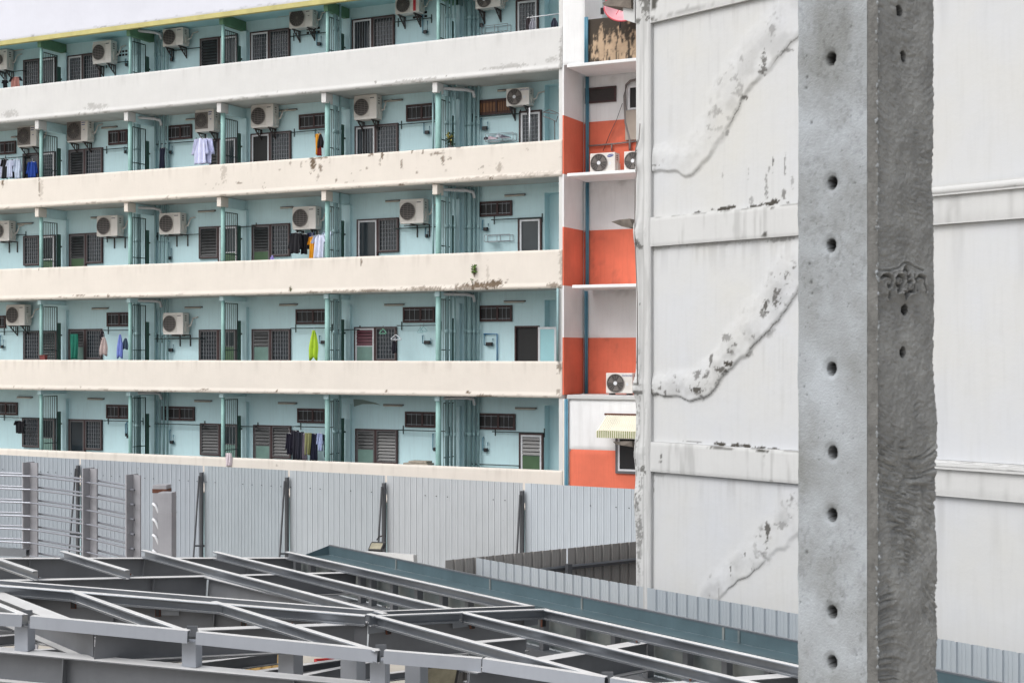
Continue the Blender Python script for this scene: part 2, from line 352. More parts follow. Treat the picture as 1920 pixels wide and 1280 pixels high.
# service pipes that run up through every floor
for (pxs, n, r) in (([291, 299.5, 307, 314], 1.16, 0.032), ([-62, -52, -44], 1.16, 0.032), ([873, 889, 897], 1.17, 0.034), ([880.5], 1.12, 0.062),
                    ([252, 262], 0.75, 0.028), ([257], 0.68, 0.05), ([632, 638], 0.75, 0.03), ([627.5], 0.6, 0.05), ([838], 0.7, 0.055), ([846, 853], 0.75, 0.03)):
    for px in pxs:
        x = FF.x(px, n)
        b = MB(); b.tube([(x, n, 0), (x, n, HC + 13)], r, 10)
        for k in (1, 2, 3, 4, 5): b.tube([(x, n, ZT[k] + 0.75), (x, n, ZT[k] + 0.86)], r * 1.25, 10)
        b.build('drain_pipe', M_tealpipe if (px % 2) else M_greypipe if False else M_tealpipe, bld, smooth=True)
for k in (1, 2, 3, 4, 5):
    zc = ZB[k + 1]
    for (a, c) in ((247, 301), (825, 888), (615, 616)):
        if a == 615: continue
        x0 = FF.x(a + 14, 0.7); x1 = FF.x(c, 1.1); zz = zc - 0.07 - 0.05 * (k in (3, 4))
        MB().tube([(x0, 0.45, zz), (x1 - 0.12, 0.95, zz), (x1, 1.08, zz - 0.04), (x1 + 0.02, 1.12, zz - 0.2)], 0.045, 10).build('waste_pipe', M_wframe, bld, smooth=True)
# thin down-pipe beside the big columns
for k in (3, 4):
    x = FF.x(812, 0.5); MB().tube([(x, 0.5, ZB[k] + .1), (x, 0.5, ZB[k + 1])], 0.03, 8).build('drain_pipe', M_tealpipe, bld, smooth=True)
x = FF.x(1050, 0.03); MB().tube([(x - .03, -0.045, ZT[2]), (x - .03, -0.045, ZB[3])], 0.035, 8).build('drain_pipe', M_tealpipe, bld, smooth=True)

def rect(px0, py0, px1, py1, n=D):
    xm = (px0 + px1) / 2; x0 = FF.x(px0, n); x1 = FF.x(px1, n)
    return x0, x1, FF.hit(px0, py0, n)[1], FF.hit(px0, py1, n)[1]
def frame_mb(x0, x1, z0, z1, t, y0, y1, bottom=True, b=None):
    b = b or MB(); b.box(x0, x0 + t, y0, y1, z0, z1); b.box(x1 - t, x1, y0, y1, z0, z1); b.box(x0 + t, x1 - t, y0, y1, z1 - t, z1)
    if bottom: b.box(x0 + t, x1 - t, y0, y1, z0, z0 + t)
    return b
def infill(style, x0, x1, z0, z1, par, yb):
    if style == 'open':
        MB().box(x0, x1, yb - 0.012, yb, z0, z1).build('opening', M_black, par); return
    g = M_glass if style in ('grid', 'glass', 'vgrid', 'half') else M_black
    MB().box(x0, x1, yb - 0.012, yb, z0, z1).build('pane', g, par)
    if style == 'half':
        MB().box(x0 + (x1 - x0) * .33, x0 + (x1 - x0) * .58, yb - 0.02, yb - 0.013, z0, z1).build('opening', M_black, par)
    if style in ('grid', 'vgrid', 'half'):
        b = MB(); n = max(3, int((x1 - x0) / 0.085))
        for i in range(1, n): xx = x0 + (x1 - x0) * i / n; b.box(xx - 0.006, xx + 0.006, yb - 0.034, yb - 0.022, z0, z1)
        if style == 'grid':
            m = int((z1 - z0) / 0.11)
            for i in range(1, m): zz = z0 + (z1 - z0) * i / m; b.box(x0, x1, yb - 0.040, yb - 0.035, zz - 0.004, zz + 0.004)
        b.build('grille', M_gbar, par)
    if style.startswith('louv'):
        mm = {'louv': M_slat, 'louvp': M_slatpink, 'louvb': M_slatbrown}[style]
        b = MB(); m = max(3, int(abs(z1 - z0) / 0.085))
        for i in range(m):
            zz = z0 + (z1 - z0) * (i + .5) / m; h = 0.8 * (z1 - z0) / m / 2
            b.add([(x0, yb - 0.05, zz - h), (x1, yb - 0.05, zz - h), (x1, yb - 0.016, zz + h), (x0, yb - 0.016, zz + h), (x0, yb - 0.054, zz - h + .004), (x1, yb - 0.054, zz - h + .004), (x1, yb - 0.020, zz + h + .004), (x0, yb - 0.020, zz + h + .004)],
                  [(0, 1, 2, 3), (7, 6, 5, 4), (0, 4, 5, 1), (1, 5, 6, 2), (2, 6, 7, 3), (3, 7, 4, 0)])
        b.build('louvres', mm, par)
def door_window(k, px0, split, px1, py0, side, ds, ws, base=None, wf=None, label=None):
    """a door and a barred window under one brown head; side tells where the door is"""
    x0, x1, z1, _ = rect(px0, py0, px1, py0); xs = FF.x(split, D); zf = ZB[k] + 0.14
    zw = z1 - 0.98; yb = D - 0.004; dw = (x0, xs) if side == 'L' else (xs, x1); ww = (xs, x1) if side == 'L' else (x0, xs)
    d = frame_mb(dw[0], dw[1], zf, z1, 0.035, D - 0.07, yb).build('door', M_brown, bld)
    leaf = frame_mb(dw[0] + 0.037, dw[1] - 0.037, zf + .04, z1 - 0.037, 0.05, D - 0.055, yb - .014).build('door_leaf', wf or M_wframe, d)
    a, c = dw[0] + 0.088, dw[1] - 0.088; zp = zf + .04 + .05
    if base:
        MB().box(a, c, D - 0.045, yb - .014, zp, zf + 1.22).build('door_panel', base, d)
        zp = zf + 1.25
        MB().box(a, c, D - 0.052, yb - .014, zf + 1.222, zf + 1.248).build('door_rail', wf or M_wframe, d)
    infill(ds, a, c, zp, z1 - 0.088, d, yb - .014)
    wn = frame_mb(ww[0] + .003, ww[1], zw, z1 + .002, 0.035, D - 0.072, yb).build('window', M_brown, bld)
    frame_mb(ww[0] + 0.04, ww[1] - 0.037, zw + 0.037, z1 - 0.037, 0.03, D - 0.066, D - 0.02).build('window_frame', M_gframe, wn)
    infill(ws, ww[0] + 0.072, ww[1] - 0.069, zw + 0.069, z1 - 0.069, wn, yb - .002)
    if label: wn['label'] = label
def small_window(px0, py0, px1, py1, style='vgrid'):
    x0, x1, z1, z0 = rect(px0, py0, px1, py1)
    wn = frame_mb(x0, x1, z0, z1, 0.05, D - 0.06, D - .004).build('vent_window', M_brown, bld)
    xm = x0 + (x1 - x0) * 0.56
    MB().box(xm - 0.03, xm + 0.03, D - 0.058, D - .006, z0 + .05, z1 - .05).build('mullion', M_brown, wn)
    MB().box(x0 + .05, x1 - .05, D - 0.03, D - 0.006, z0 + .05, z1 - .05).build('pane', M_slatbrown if style == 'louvb' else M_black, wn)
    b = MB()
    for (a, c) in ((x0 + .05, xm - .03), (xm + .03, x1 - .05)):
        n = 5 if style == 'louvb' else 3
        for i in range(1, n): xx = a + (c - a) * i / n; b.box(xx - 0.005, xx + 0.005, D - 0.045, D - 0.031, z0 + .05, z1 - .05)
        b.box(a, c, D - 0.05, D - 0.04, z0 + .07, z0 + .085); b.box(a, c, D - 0.05, D - 0.04, z1 - .085, z1 - .07)
    b.build('bars', M_gbar if style != 'louvb' else M_brown, wn)
DW = [
 (5, 46, 76, 106, 114, 'R', 'vgrid', 'grid', None), (5, 129, 157, 190, 106, 'L', 'grid', 'grid', None), (5, 377, 413, 447, 74, 'R', 'vgrid', 'louv', None),
 (5, 471, 506, 545, 62, 'L', 'grid', 'grid', None), (5, 662, 700, 741, 38, 'L', 'half', 'grid', None),
 (4, 45, 75, 105, 289, 'R', 'grid', 'glass', None), (4, 131, 161, 194, 282, 'L', 'louv', 'grid', None), (4, 395, 412, 445, 262, 'R', 'vgrid', 'louv', None),
 (4, 472, 508, 547, 252, 'L', 'open', 'grid', None), (4, 667, 706, 748, 238, 'L', 'half', 'grid', None),
 (3, 46, 76, 105, 443, 'R', 'vgrid', 'grid', M_doorgreen), (3, 132, 163, 194, 439, 'L', 'louv', 'grid', M_doorgreen), (3, 375, 411, 447, 426, 'R', 'vgrid', 'louv', M_doorgreen),
 (3, 474, 509, 545, 422, 'L', 'louv', 'grid', M_doorgreen), (3, 671, 710, 749, 412, 'L', 'glass', 'grid', None),
 (2, 46, 77, 108, 620, 'R', 'louv', 'grid', None), (2, 131, 162, 193, 617, 'L', 'louv', 'grid', M_doorteal), (2, 375, 411, 445, 618, 'R', 'vgrid', 'grid', M_doorgreen),
 (2, 474, 509, 546, 617, 'L', 'louv', 'grid', M_doorteal), (2, 666, 705, 745, 613, 'L', 'louvp', 'grid', M_doorteal),
 (1, 44, 76, 105, 782, 'R', 'vgrid', 'grid', M_doorteal), (1, 131, 161, 193, 785, 'L', 'glass', 'grid', None), (1, 377, 414, 447, 793, 'R', 'vgrid', 'louv', M_doorteal),
 (1, 477, 511, 547, 796, 'L', 'louv', 'louv', M_doorteal), (1, 668, 706, 747, 803, 'L', 'louv', 'louv', M_doorteal)]
for d in DW:
    door_window(d[0], d[1], d[2], d[3], d[4], d[5], d[6], d[7], d[8], M_gframe if (d[0] in (1, 2) and d[1] < 460) or d[6] == 'louv' else None)
for r in ((-14, 268, 31, 292), (205, 246, 240, 273), (313, 237, 361, 264), (562, 216, 613, 244), (763, 198, 815, 229),
          (-14, 592, 12, 615), (202, 586, 244, 612), (556, 580, 614, 608), (757, 576, 816, 605), (900, 573, 961, 603), (900, 379, 961, 407),
          (-14, 753, 34, 777), (201, 758, 243, 784), (305, 761, 366, 787), (559, 765, 611, 792), (761, 771, 819, 800), (896, 774, 967, 804)):
    small_window(*r)
small_window(897, 189, 960, 218, 'louvb')
# end doors
for (k, a, c, y, st, base, wf) in ((5, 969, 1011, 2, 'grid', None, None), (4, 975, 1017, 210, 'grid', None, None), (3, 973, 1017, 409, 'glass', None, None), (2, 967, 1012, 611, 'open', None, 'no'), (1, 975, 1020, 811, 'louv', M_doorgreen, None)):
    x0, x1, z1, _ = rect(a, y, c, y); zf = ZB[k] + .14; yb = D - .004
    d = frame_mb(x0, x1, zf, z1, 0.045, D - 0.08, yb).build('door', M_brown, bld)
    if wf != 'no':
        frame_mb(x0 + .047, x1 - .047, zf + .05, z1 - .047, 0.055, D - 0.06, yb - .01).build('door_leaf', M_wframe, d)
        zp = zf + .1
        if base: MB().box(x0 + .104, x1 - .104, D - .05, yb - .01, zp, zf + 1.2).build('door_panel', base, d); zp = zf + 1.21
        infill(st, x0 + .104, x1 - .104, zp, z1 - .104, d, yb - .012)
    else:
        MB().box(x0 + .047, x1 - .047, D - .02, D - .006, zf + .05, z1 - .047).build('opening', M_black, d)
# open white door leaf on the second row
x0, x1, z1, _ = rect(1010, 613, 1044, 613, D - .1)
od = frame_mb(x0, x1, ZB[2] + .16, z1, 0.06, D - 0.14, D - 0.1).build('open_door_leaf', M_wframe, bld)
MB().box(x0 + .06, x1 - .06, D - .13, D - .11, ZB[2] + .22, z1 - .06).build('door_panel', M_cyan_dk, od)
# fluorescent battens
for (k, a, c, y) in ((5, 20, 46, 95), (5, 363, 396, 50), (5, 523, 545, 31), (4, 23, 33, 258), (4, 192, 221, 240), (4, 350, 367, 225), (4, 525, 558, 208), (4, 721, 756, 190), (4, 934, 951, 171),
                     (3, 34, 63, 420), (3, 172, 184, 409), (3, 373, 405, 397), (3, 527, 551, 390), (3, 724, 751, 378), (3, 947, 986, 367),
                     (2, 174, 204, 579), (2, 348, 380, 577), (2, 525, 559, 572), (2, 722, 759, 572), (2, 946, 986, 566),
                     (1, 34, 62, 745), (1, 166, 196, 748), (1, 366, 398, 752), (1, 523, 557, 756), (1, 720, 757, 760), (1, 967, 1007, 766)):
    x0 = FF.x(a, D); x1 = FF.x(c, D); z = FF.hit((a + c) / 2, y, D)[1]
    l = MB().box(x0, x1, D - .05, D - .004, z, z + .04).build('ceiling_batten', M_gframe, bld)
    MB().tube([(x0 + .02, D - .07, z - .005), (x1 - .02, D - .07, z - .005)], .02, 8).build('tube', M_tube, l, smooth=True)
# clothes rails, along the wall
for (k, a, c, y, ab, n) in ((5, 0, 42, 135, 1, 1.1), (5, 194, 240, 118, 0, 1.2), (5, 316, 375, 93, 0, 1.2), (5, 545, 612, 65, 0, 1.2), (5, 741, 808, 38, 1, 1.2), (4, 0, 44, 296, 1, 1.1), (4, 194, 238, 279, 0, 1.2), (4, 292, 366, 268, 0, 1.2), (4, 546, 610, 246, 0, 1.2),
                            (4, 747, 822, 231, 0, 1.2), (4, 880, 975, 217, 0, 1.2), (3, 0, 46, 441, 1, 1.2), (3, 290, 374, 441, 1, 1.2), (3, 195, 243, 446, 0, 1.2), (3, 740, 820, 427, 0, 1.2), (3, 921, 1016, 410, 0, 1.2), (2, 0, 108, 621, 0, 1.15), (2, 193, 243, 619, 0, 1.1), (2, 290, 375, 634, 0, 1.2),
                            (2, 545, 618, 615, 0, 1.1), (2, 744, 822, 610, 0, 1.1), (2, 290, 375, 635, 0, 1.0), (1, 0, 105, 783, 0, 1.15), (1, 193, 262, 789, 0, 1.1), (1, 290, 378, 795, 0, 1.1), (1, 547, 618, 800, 0, 0.9), (1, 747, 838, 807, 0, 1.1), (1, 923, 1020, 810, 0, 1.2), (1, 884, 974, 871, 0, 1.2), (2, 618, 670, 618, 0, 1.1), (3, 445, 475, 425, 0, 1.1), (1, 447, 478, 799, 0, 1.1)):
    (x0, z0) = FF.hit(a, y, n); x1 = FF.x(c, n); zz = (z0 + FF.hit(c, y, n)[1]) / 2
    b = MB().tube([(x0, n, zz), (x1, n, zz)], 0.016, 6)
    for xx in (x0 + .05, x1 - .03): b.box(xx - .012, xx + .012, n, D - .003, zz - .012, zz + .012); b.box(xx - .014, xx + .014, D - .02, D - .003, zz - .12, zz + .12)
    b.build('clothes_rail', M_bar, bld, smooth=False)
# water meters and taps: bent pipe with a dark valve
M_tap = M_blk
for (px, py, w, h) in ((237, 117, 6, 14), (322, 100, 8, 30), (598, 72, 10, 26), (797, 45, 10, 34), (902, 40, 10, 18), (235, 281, 6, 12), (320, 277, 8, 22), (594, 250, 8, 14), (800, 240, 12, 20), (908, 232, 14, 20),
                       (318, 470, 8, 34), (558 - 10, 445, 8, 14), (910, 422, 12, 18), (800, 436, 6, 16), (320, 648, 14, 20), (606, 636, 18, 14), (800, 636, 18, 14), (916, 637, 18, 18), (4, 640, 10, 26), (322, 818, 10, 26), (240, 805, 6, 32), (815, 828, 8, 30), (910, 832, 10, 24), (237, 805, 5, 24)):
    n = D - .06; (x, z) = FF.hit(px, py, n); s = 66.0; a = w / s / 2; c = h / s / 2
    b = MB().tube([(x - a, n, z + c), (x - a, n, z - c), (x + a, n, z - c), (x + a, n, z + c * .3)], 0.016, 6)
    b.tube([(x - a, D - .01, z + c), (x - a, n, z + c)], 0.014, 6)
    p = b.build('tap_pipe', M_bluepipe, bld, smooth=True)
    MB().box(x - a * .5, x + a * .9, n - .05, n + .02, z - c - .03, z - c + .07).build('tap_valve', M_blk, p, bevel=.01)
b = MB(); n = D - .05; pts = [FF.hit(px, py, n) for px, py in ((907, 626), (932, 626), (932, 676))]
b.tube([(p[0], n, p[1]) for p in pts], 0.018, 6).build('blue_pipe', mat('bright_blue_pipe', srgb(60, 120, 170), .4), bld, smooth=True)
# pierced ventilation blocks on the top row
for (px, py) in ((229, 100), (588, 57), (788, 28)):
    x, z = FF.hit(px, py, D); b = MB(); h = MB()
    b.box(x - .26, x + .26, D - .02, D - .003, z - .13, z + .13)
    for i in range(4):
        for j in range(2): h.box(x - .23 + i * .125, x - .14 + i * .125, D - .026, D - .019, z - .1 + j * .11, z - .035 + j * .11)
    v = b.build('vent_block', M_cyan, bld); h.build('vent_holes', M_black, v)
MB().box(FF.x(862, D), FF.x(868, D), D - .1, D - .003, FF.hit(865, 12, D)[1], FF.hit(865, -4, D)[1]).build('fuse_box', M_tealpipe, bld)
# plaster scar below the ceiling, lowest row
b = MB(); pts = [FF.hit(x, y, D) for x, y in ((663, 748), (680, 749), (705, 755), (714, 759), (700, 757), (680, 757), (664, 762))]
b.add([(p[0], D - .008, p[1]) for p in pts] + [(p[0], D - .003, p[1]) for p in pts], [tuple(range(7))] + [(i, (i + 1) % 7, 7 + (i + 1) % 7, 7 + i) for i in range(7)])
b.build('bare_plaster_patch', mat('bare_plaster', srgb(132, 150, 146), .95), bld)
# ------------------------------------------------------------------ the orange and white building in the corner
ob = thing('corner_building', 'narrow recessed building front painted white above and orange below on each storey', 'building', FF.world(0, 0, 0), FF.a)
OX0 = XR + 0.012; OX1 = 7.0
zb = {k: FF.hit(px, py, n)[1] for k, px, py, n in ((4, 1130, 227, D), (3, 1130, 431, D), (2, 1130, 633, D), (1, 1110, 843, 0.0))}
sl = {5: FF.hit(1140, 114.5, 0)[1], 4: FF.hit(1140, 321, 0)[1], 3: FF.hit(1140, 533, 0)[1], 2: FF.hit(1140, 741, 0)[1]}
cx = FF.x(1094, D)   # inner corner
def odirt(zt, zlo):
    def f(X, Z):
        return np.maximum(0.4 * sstep(.55, .8, fbm(X * 9, Z * 1.2, 31)) * sstep(zlo + .5, zlo, Z), 0.25 * sstep(.6, .8, fbm(X * 3, Z * 3, 32)))
    return f
for k in (4, 3, 2):
    zt = sl[k + 1] - 0.084; zl = sl[k]; zm = zb[k]
    # back wall of the recess: two painted bands, side wall: same
    bw = MB().box(OX0, OX1, D + 0.02, D + 0.2, zl, sl[k + 1]).build('back_wall', M_owhite, ob)
    grid('orange_band', cx, OX1, zl, zm, 0.06, lambda X, Z: D + 0.004 - 0.004 * fbm(X * 2, Z * 2, 3), M_orange, bw, odirt(zm, zl), D + .02)
    grid('white_band', cx, OX1, zm, zt, 0.06, lambda X, Z: D + 0.004 - 0.004 * fbm(X * 2, Z * 2, 4), M_owhite, bw, lambda X, Z: 0.25 * sstep(.55, .8, fbm(X * 4, Z * 4, 9)) * sstep(zt - .5, zt, Z), D + .02)
    sw = MB().box(OX0, cx, 0.003, D, zm, sl[k + 1] - .001).build('side_wall', M_owhite, ob)
    MB().box(OX0, cx - .001, 0.0, D, zl, zm).build('orange_band', M_orange, sw)
for k, zt in sl.items():
    MB().box(OX0 + (0.3 if k == 3 else 0.15), OX1, -0.06, D + 0.02, zt - 0.085 - 0.02 * (k == 2), zt).build('ledge', M_owhite if k > 2 else M_walls, ob, bevel=0.012)
# ground and first storey stand flush with the front
zt = sl[2] - 0.104; zm = zb[1]; x0 = FF.x(1067, 0)
fw = MB().box(OX0, OX1, 0.02, 0.3, 0, zt).build('front_wall', M_owhite, ob)
grid('orange_band', x0, OX1, 0.0, zm, 0.08, lambda X, Z: -0.002 - 0.004 * fbm(X * 2, Z * 2, 13), M_orange, fw, None, .02)
grid('white_band', x0, OX1, zm, zt, 0.06, lambda X, Z: -0.002 - 0.004 * fbm(X * 2, Z * 2, 14), M_owhite, fw, lambda X, Z: 0.12 * sstep(.5, .8, fbm(X * 7, Z * 1, 9)), .02)
grid('corner_strip', OX0, x0 - .03, 0.0, zt, 0.03, lambda X, Z: -0.01 - 0.02 * fbm(X * 5, Z * 3, 15), M_cream, fw, lambda X, Z: .8 * sstep(.58, .66, fbm(X * 22, Z * 4, 21)) * sstep(OX0 + .05, x0, X), .02)
for (a, z0, z1, n) in ((1060.5, 0, zt, -0.04), (1100, sl[4], sl[5] - .1, D - .05), (1100, sl[3], sl[4] - .1, D - .05), (1098, sl[2], sl[3] - .1, D - .05)):
    b = MB(); x = FF.x(a, n); b.tube([(x, n, z0), (x, n, z1)], 0.035, 10); b.tube([(x + .05, n, z0), (x + .05, n, z1)], 0.018, 8)
    b.build('rain_pipe', M_bluepipe, ob, smooth=True)
# upper part: plain pillar and the stained roof parapet with pipes
zr = sl[5]
grid('pillar_face', OX0, FF.x(1096, 0), zr + .002, HC + 13, 0.05, lambda X, Z: 0.0 - 0.006 * fbm(X * 2, Z * 2, 23), M_owhite,
     MB().box(OX0, FF.x(1096, 0), 0.02, 1.2, zr + .002, HC + 13).build('upper_pillar', M_owhite, ob), lambda X, Z: .3 * sstep(.6, .8, fbm(X * 3, Z * 2, 24)), .02)
xa = FF.x(1096.5, 0.0); zpt = FF.hit(1140, 33, 0.1)[1]
def pdirt(X, Z):
    n = fbm(X * 9, Z * 1.2, 41, 5); m = fbm(X * 26, Z * 9, 42, 4)
    band = sstep(zpt - .75, zpt + .1, Z) * .3
    return np.clip(0.95 * sstep(.44, .56, n * .55 + m * .45 + band - .02), 0, 1)
rp_ = MB().box(xa, OX1, 0.1, 0.24, zr + .002, zpt - .003).build('roof_parapet', M_stained, ob)
grid('stained_face', xa, OX1, zr + .002, zpt, 0.03, lambda X, Z: 0.09 - 0.006 * fbm(X * 4, Z * 4, 43), M_stained, rp_, pdirt, .1)
b = MB()
for i in range(26):
    xx = random.uniform(xa + .5, xa + 2.3); h = random.uniform(.02, .09); b.box(xx, xx + random.uniform(.03, .12), .1, .22, zpt - .004, zpt + h)
b.build('broken_rim', M_stained, rp_)
for px in (1097.5, 1101): x = FF.x(px, 0.03); MB().tube([(x, .03, zr), (x, .03, zpt + .05)], 0.03, 8).build('rain_pipe', M_bluepipe, ob, smooth=True)
# set-back wall above the roof parapet
MB().box(FF.x(1098, 3), OX1 + 3, 3.0, 3.2, 0, HC + 14).build('setback_wall', M_owhite, ob)
b = MB()
for px in (1121, 1140, 1176): x = FF.x(px, 2.95); b.tube([(x, 2.95, HC + 8), (x, 2.95, HC + 13)], .018, 6)
x0_, z0_ = FF.hit(1108, -4, 2.6); x1_, z1_ = FF.hit(1176, 8, 2.6); b.tube([(x0_, 2.6, z0_), (x1_, 2.6, z1_)], .015, 6)
b.build('wall_cable', M_darksteel, ob)
# boarded hatch and narrow window in the fourth storey recess
def orect(a, y0, c, y1, n): return FF.x(a, n), FF.x(c, n), FF.hit((a + c) / 2, y0, n)[1], FF.hit((a + c) / 2, y1, n)[1]
a, c, z1, z0 = orect(1098, 164, 1156, 193, D)
h = frame_mb(a, c, z0, z1, .05, D - .06, D + .002).build('hatch', M_brown, ob); MB().box(a + .05, c - .05, D - .03, D + .002, z0 + .05, z1 - .05).build('panel', mat('dark_mesh', srgb(58, 54, 54), .8, .1, 20), h)
a, c, z1, z0 = orect(1179, 160, 1230, 205, D)
h = frame_mb(a, c, z0, z1, .05, D - .06, D + .002).build('window', M_wframe, ob); MB().box(a + .05, c - .05, D - .03, D + .002, z0 + .05, z1 - .05).build('pane', M_black, h)
a, c, z1, z0 = orect(1174, 206, 1230, 262, D)
MB().box(a, c, D - .08, D + .002, z0, z1).build('service_panel', mat('beige_panel', srgb(170, 160, 150), .8), ob, bevel=.01)
n = D - .06; P = [FF.hit(px, py, n) for px, py in ((1181, 282), (1181, 262), (1173, 230), (1171, 180), (1174, 160), (1182, 152), (1196, 149))]
MB().tube([(p[0], n, p[1]) for p in P], .035, 8).build('conduit', M_greypipe, ob, smooth=True)
P = [FF.hit(px, py, n) for px, py in ((1103, 274), (1150, 270), (1192, 265))]; b = MB().tube([(p[0], n, p[1]) for p in P], .022, 8)
P = [FF.hit(px, py, n) for px, py in ((1147, 270), (1147, 283))]; b.tube([(p[0], n, p[1]) for p in P], .022, 8)
b.build('conduit', M_greypipe, ob, smooth=True)
P = [FF.hit(px, py, n) for px, py in ((1167, 194), (1156, 225), (1144, 250), (1131, 283))]; MB().tube([(p[0], n, p[1]) for p in P], .008, 5).build('cable', M_darksteel, ob, smooth=True)
# lower window with awning
a, c, z1, z0 = orect(1155, 815, 1230, 888, 0)
wn = frame_mb(a, c, z0, z1, .06, -.05, .016).build('window', M_gframe, ob)
frame_mb(a + .062, c - .062, z0 + .062, z1 - .062, .05, -.04, .016).build('window_frame', M_wframe, wn)
MB().box(a + .11, c - .11, -.02, -.01, z0 + .11, z1 - .11).build('pane', M_black, wn)
n0, n1 = -.03, -.62; ax0, az0 = FF.hit(1137, 778, n0); ax1, az1 = FF.hit(1118, 808, n1); azv = FF.hit(1118, 820, n1)[1]
aw = thing('window_awning', 'cream and green striped awning over the low window by the grey wall', 'awning', FF.world(0, 0, 0), FF.a)
M_aw = mat('cream_awning_sheet', srgb(226, 222, 206), .6, .08, 2, 0, 10, .15); M_aws = mat('green_awning_stripe', srgb(150, 156, 110), .7, .2, 6)
xr = FF.x(1225, 0); A = MB(); V = MB(); V2 = MB(); N = 26
for i in range(N):
    t0, t1 = i / N, (i + .5) / N
    for (ta, tb, d) in ((t0, t1, 0), (t1, (i + 1) / N, .02)):
        xa0, xb0 = ax0 + (xr - ax0) * ta, ax0 + (xr - ax0) * tb; xa1, xb1 = ax1 + (xr + .2 - ax1) * ta, ax1 + (xr + .2 - ax1) * tb
        A.add([(xa0, n0, az0 + d), (xb0, n0, az0 + d), (xb1, n1, az1 + d), (xa1, n1, az1 + d), (xa0, n0, az0 + d - .02), (xb0, n0, az0 + d - .02), (xb1, n1, az1 + d - .02), (xa1, n1, az1 + d - .02)],
              [(0, 1, 2, 3), (7, 6, 5, 4), (0, 4, 5, 1), (1, 5, 6, 2), (2, 6, 7, 3), (3, 7, 4, 0)])
        (V if d == 0 else V2).box(xa1, xb1, n1 - .012 - d * .3, n1, azv, az1 + d)
A.build('awning_sheet', M_aw, aw); V.build('valance', M_aw, aw); V2.build('valance_stripe', M_aws, aw)
MB().box(ax0 - .05, xr, n0 - .02, .016, az0 + .005, az0 + .05).build('awning_rail', M_rust, aw)

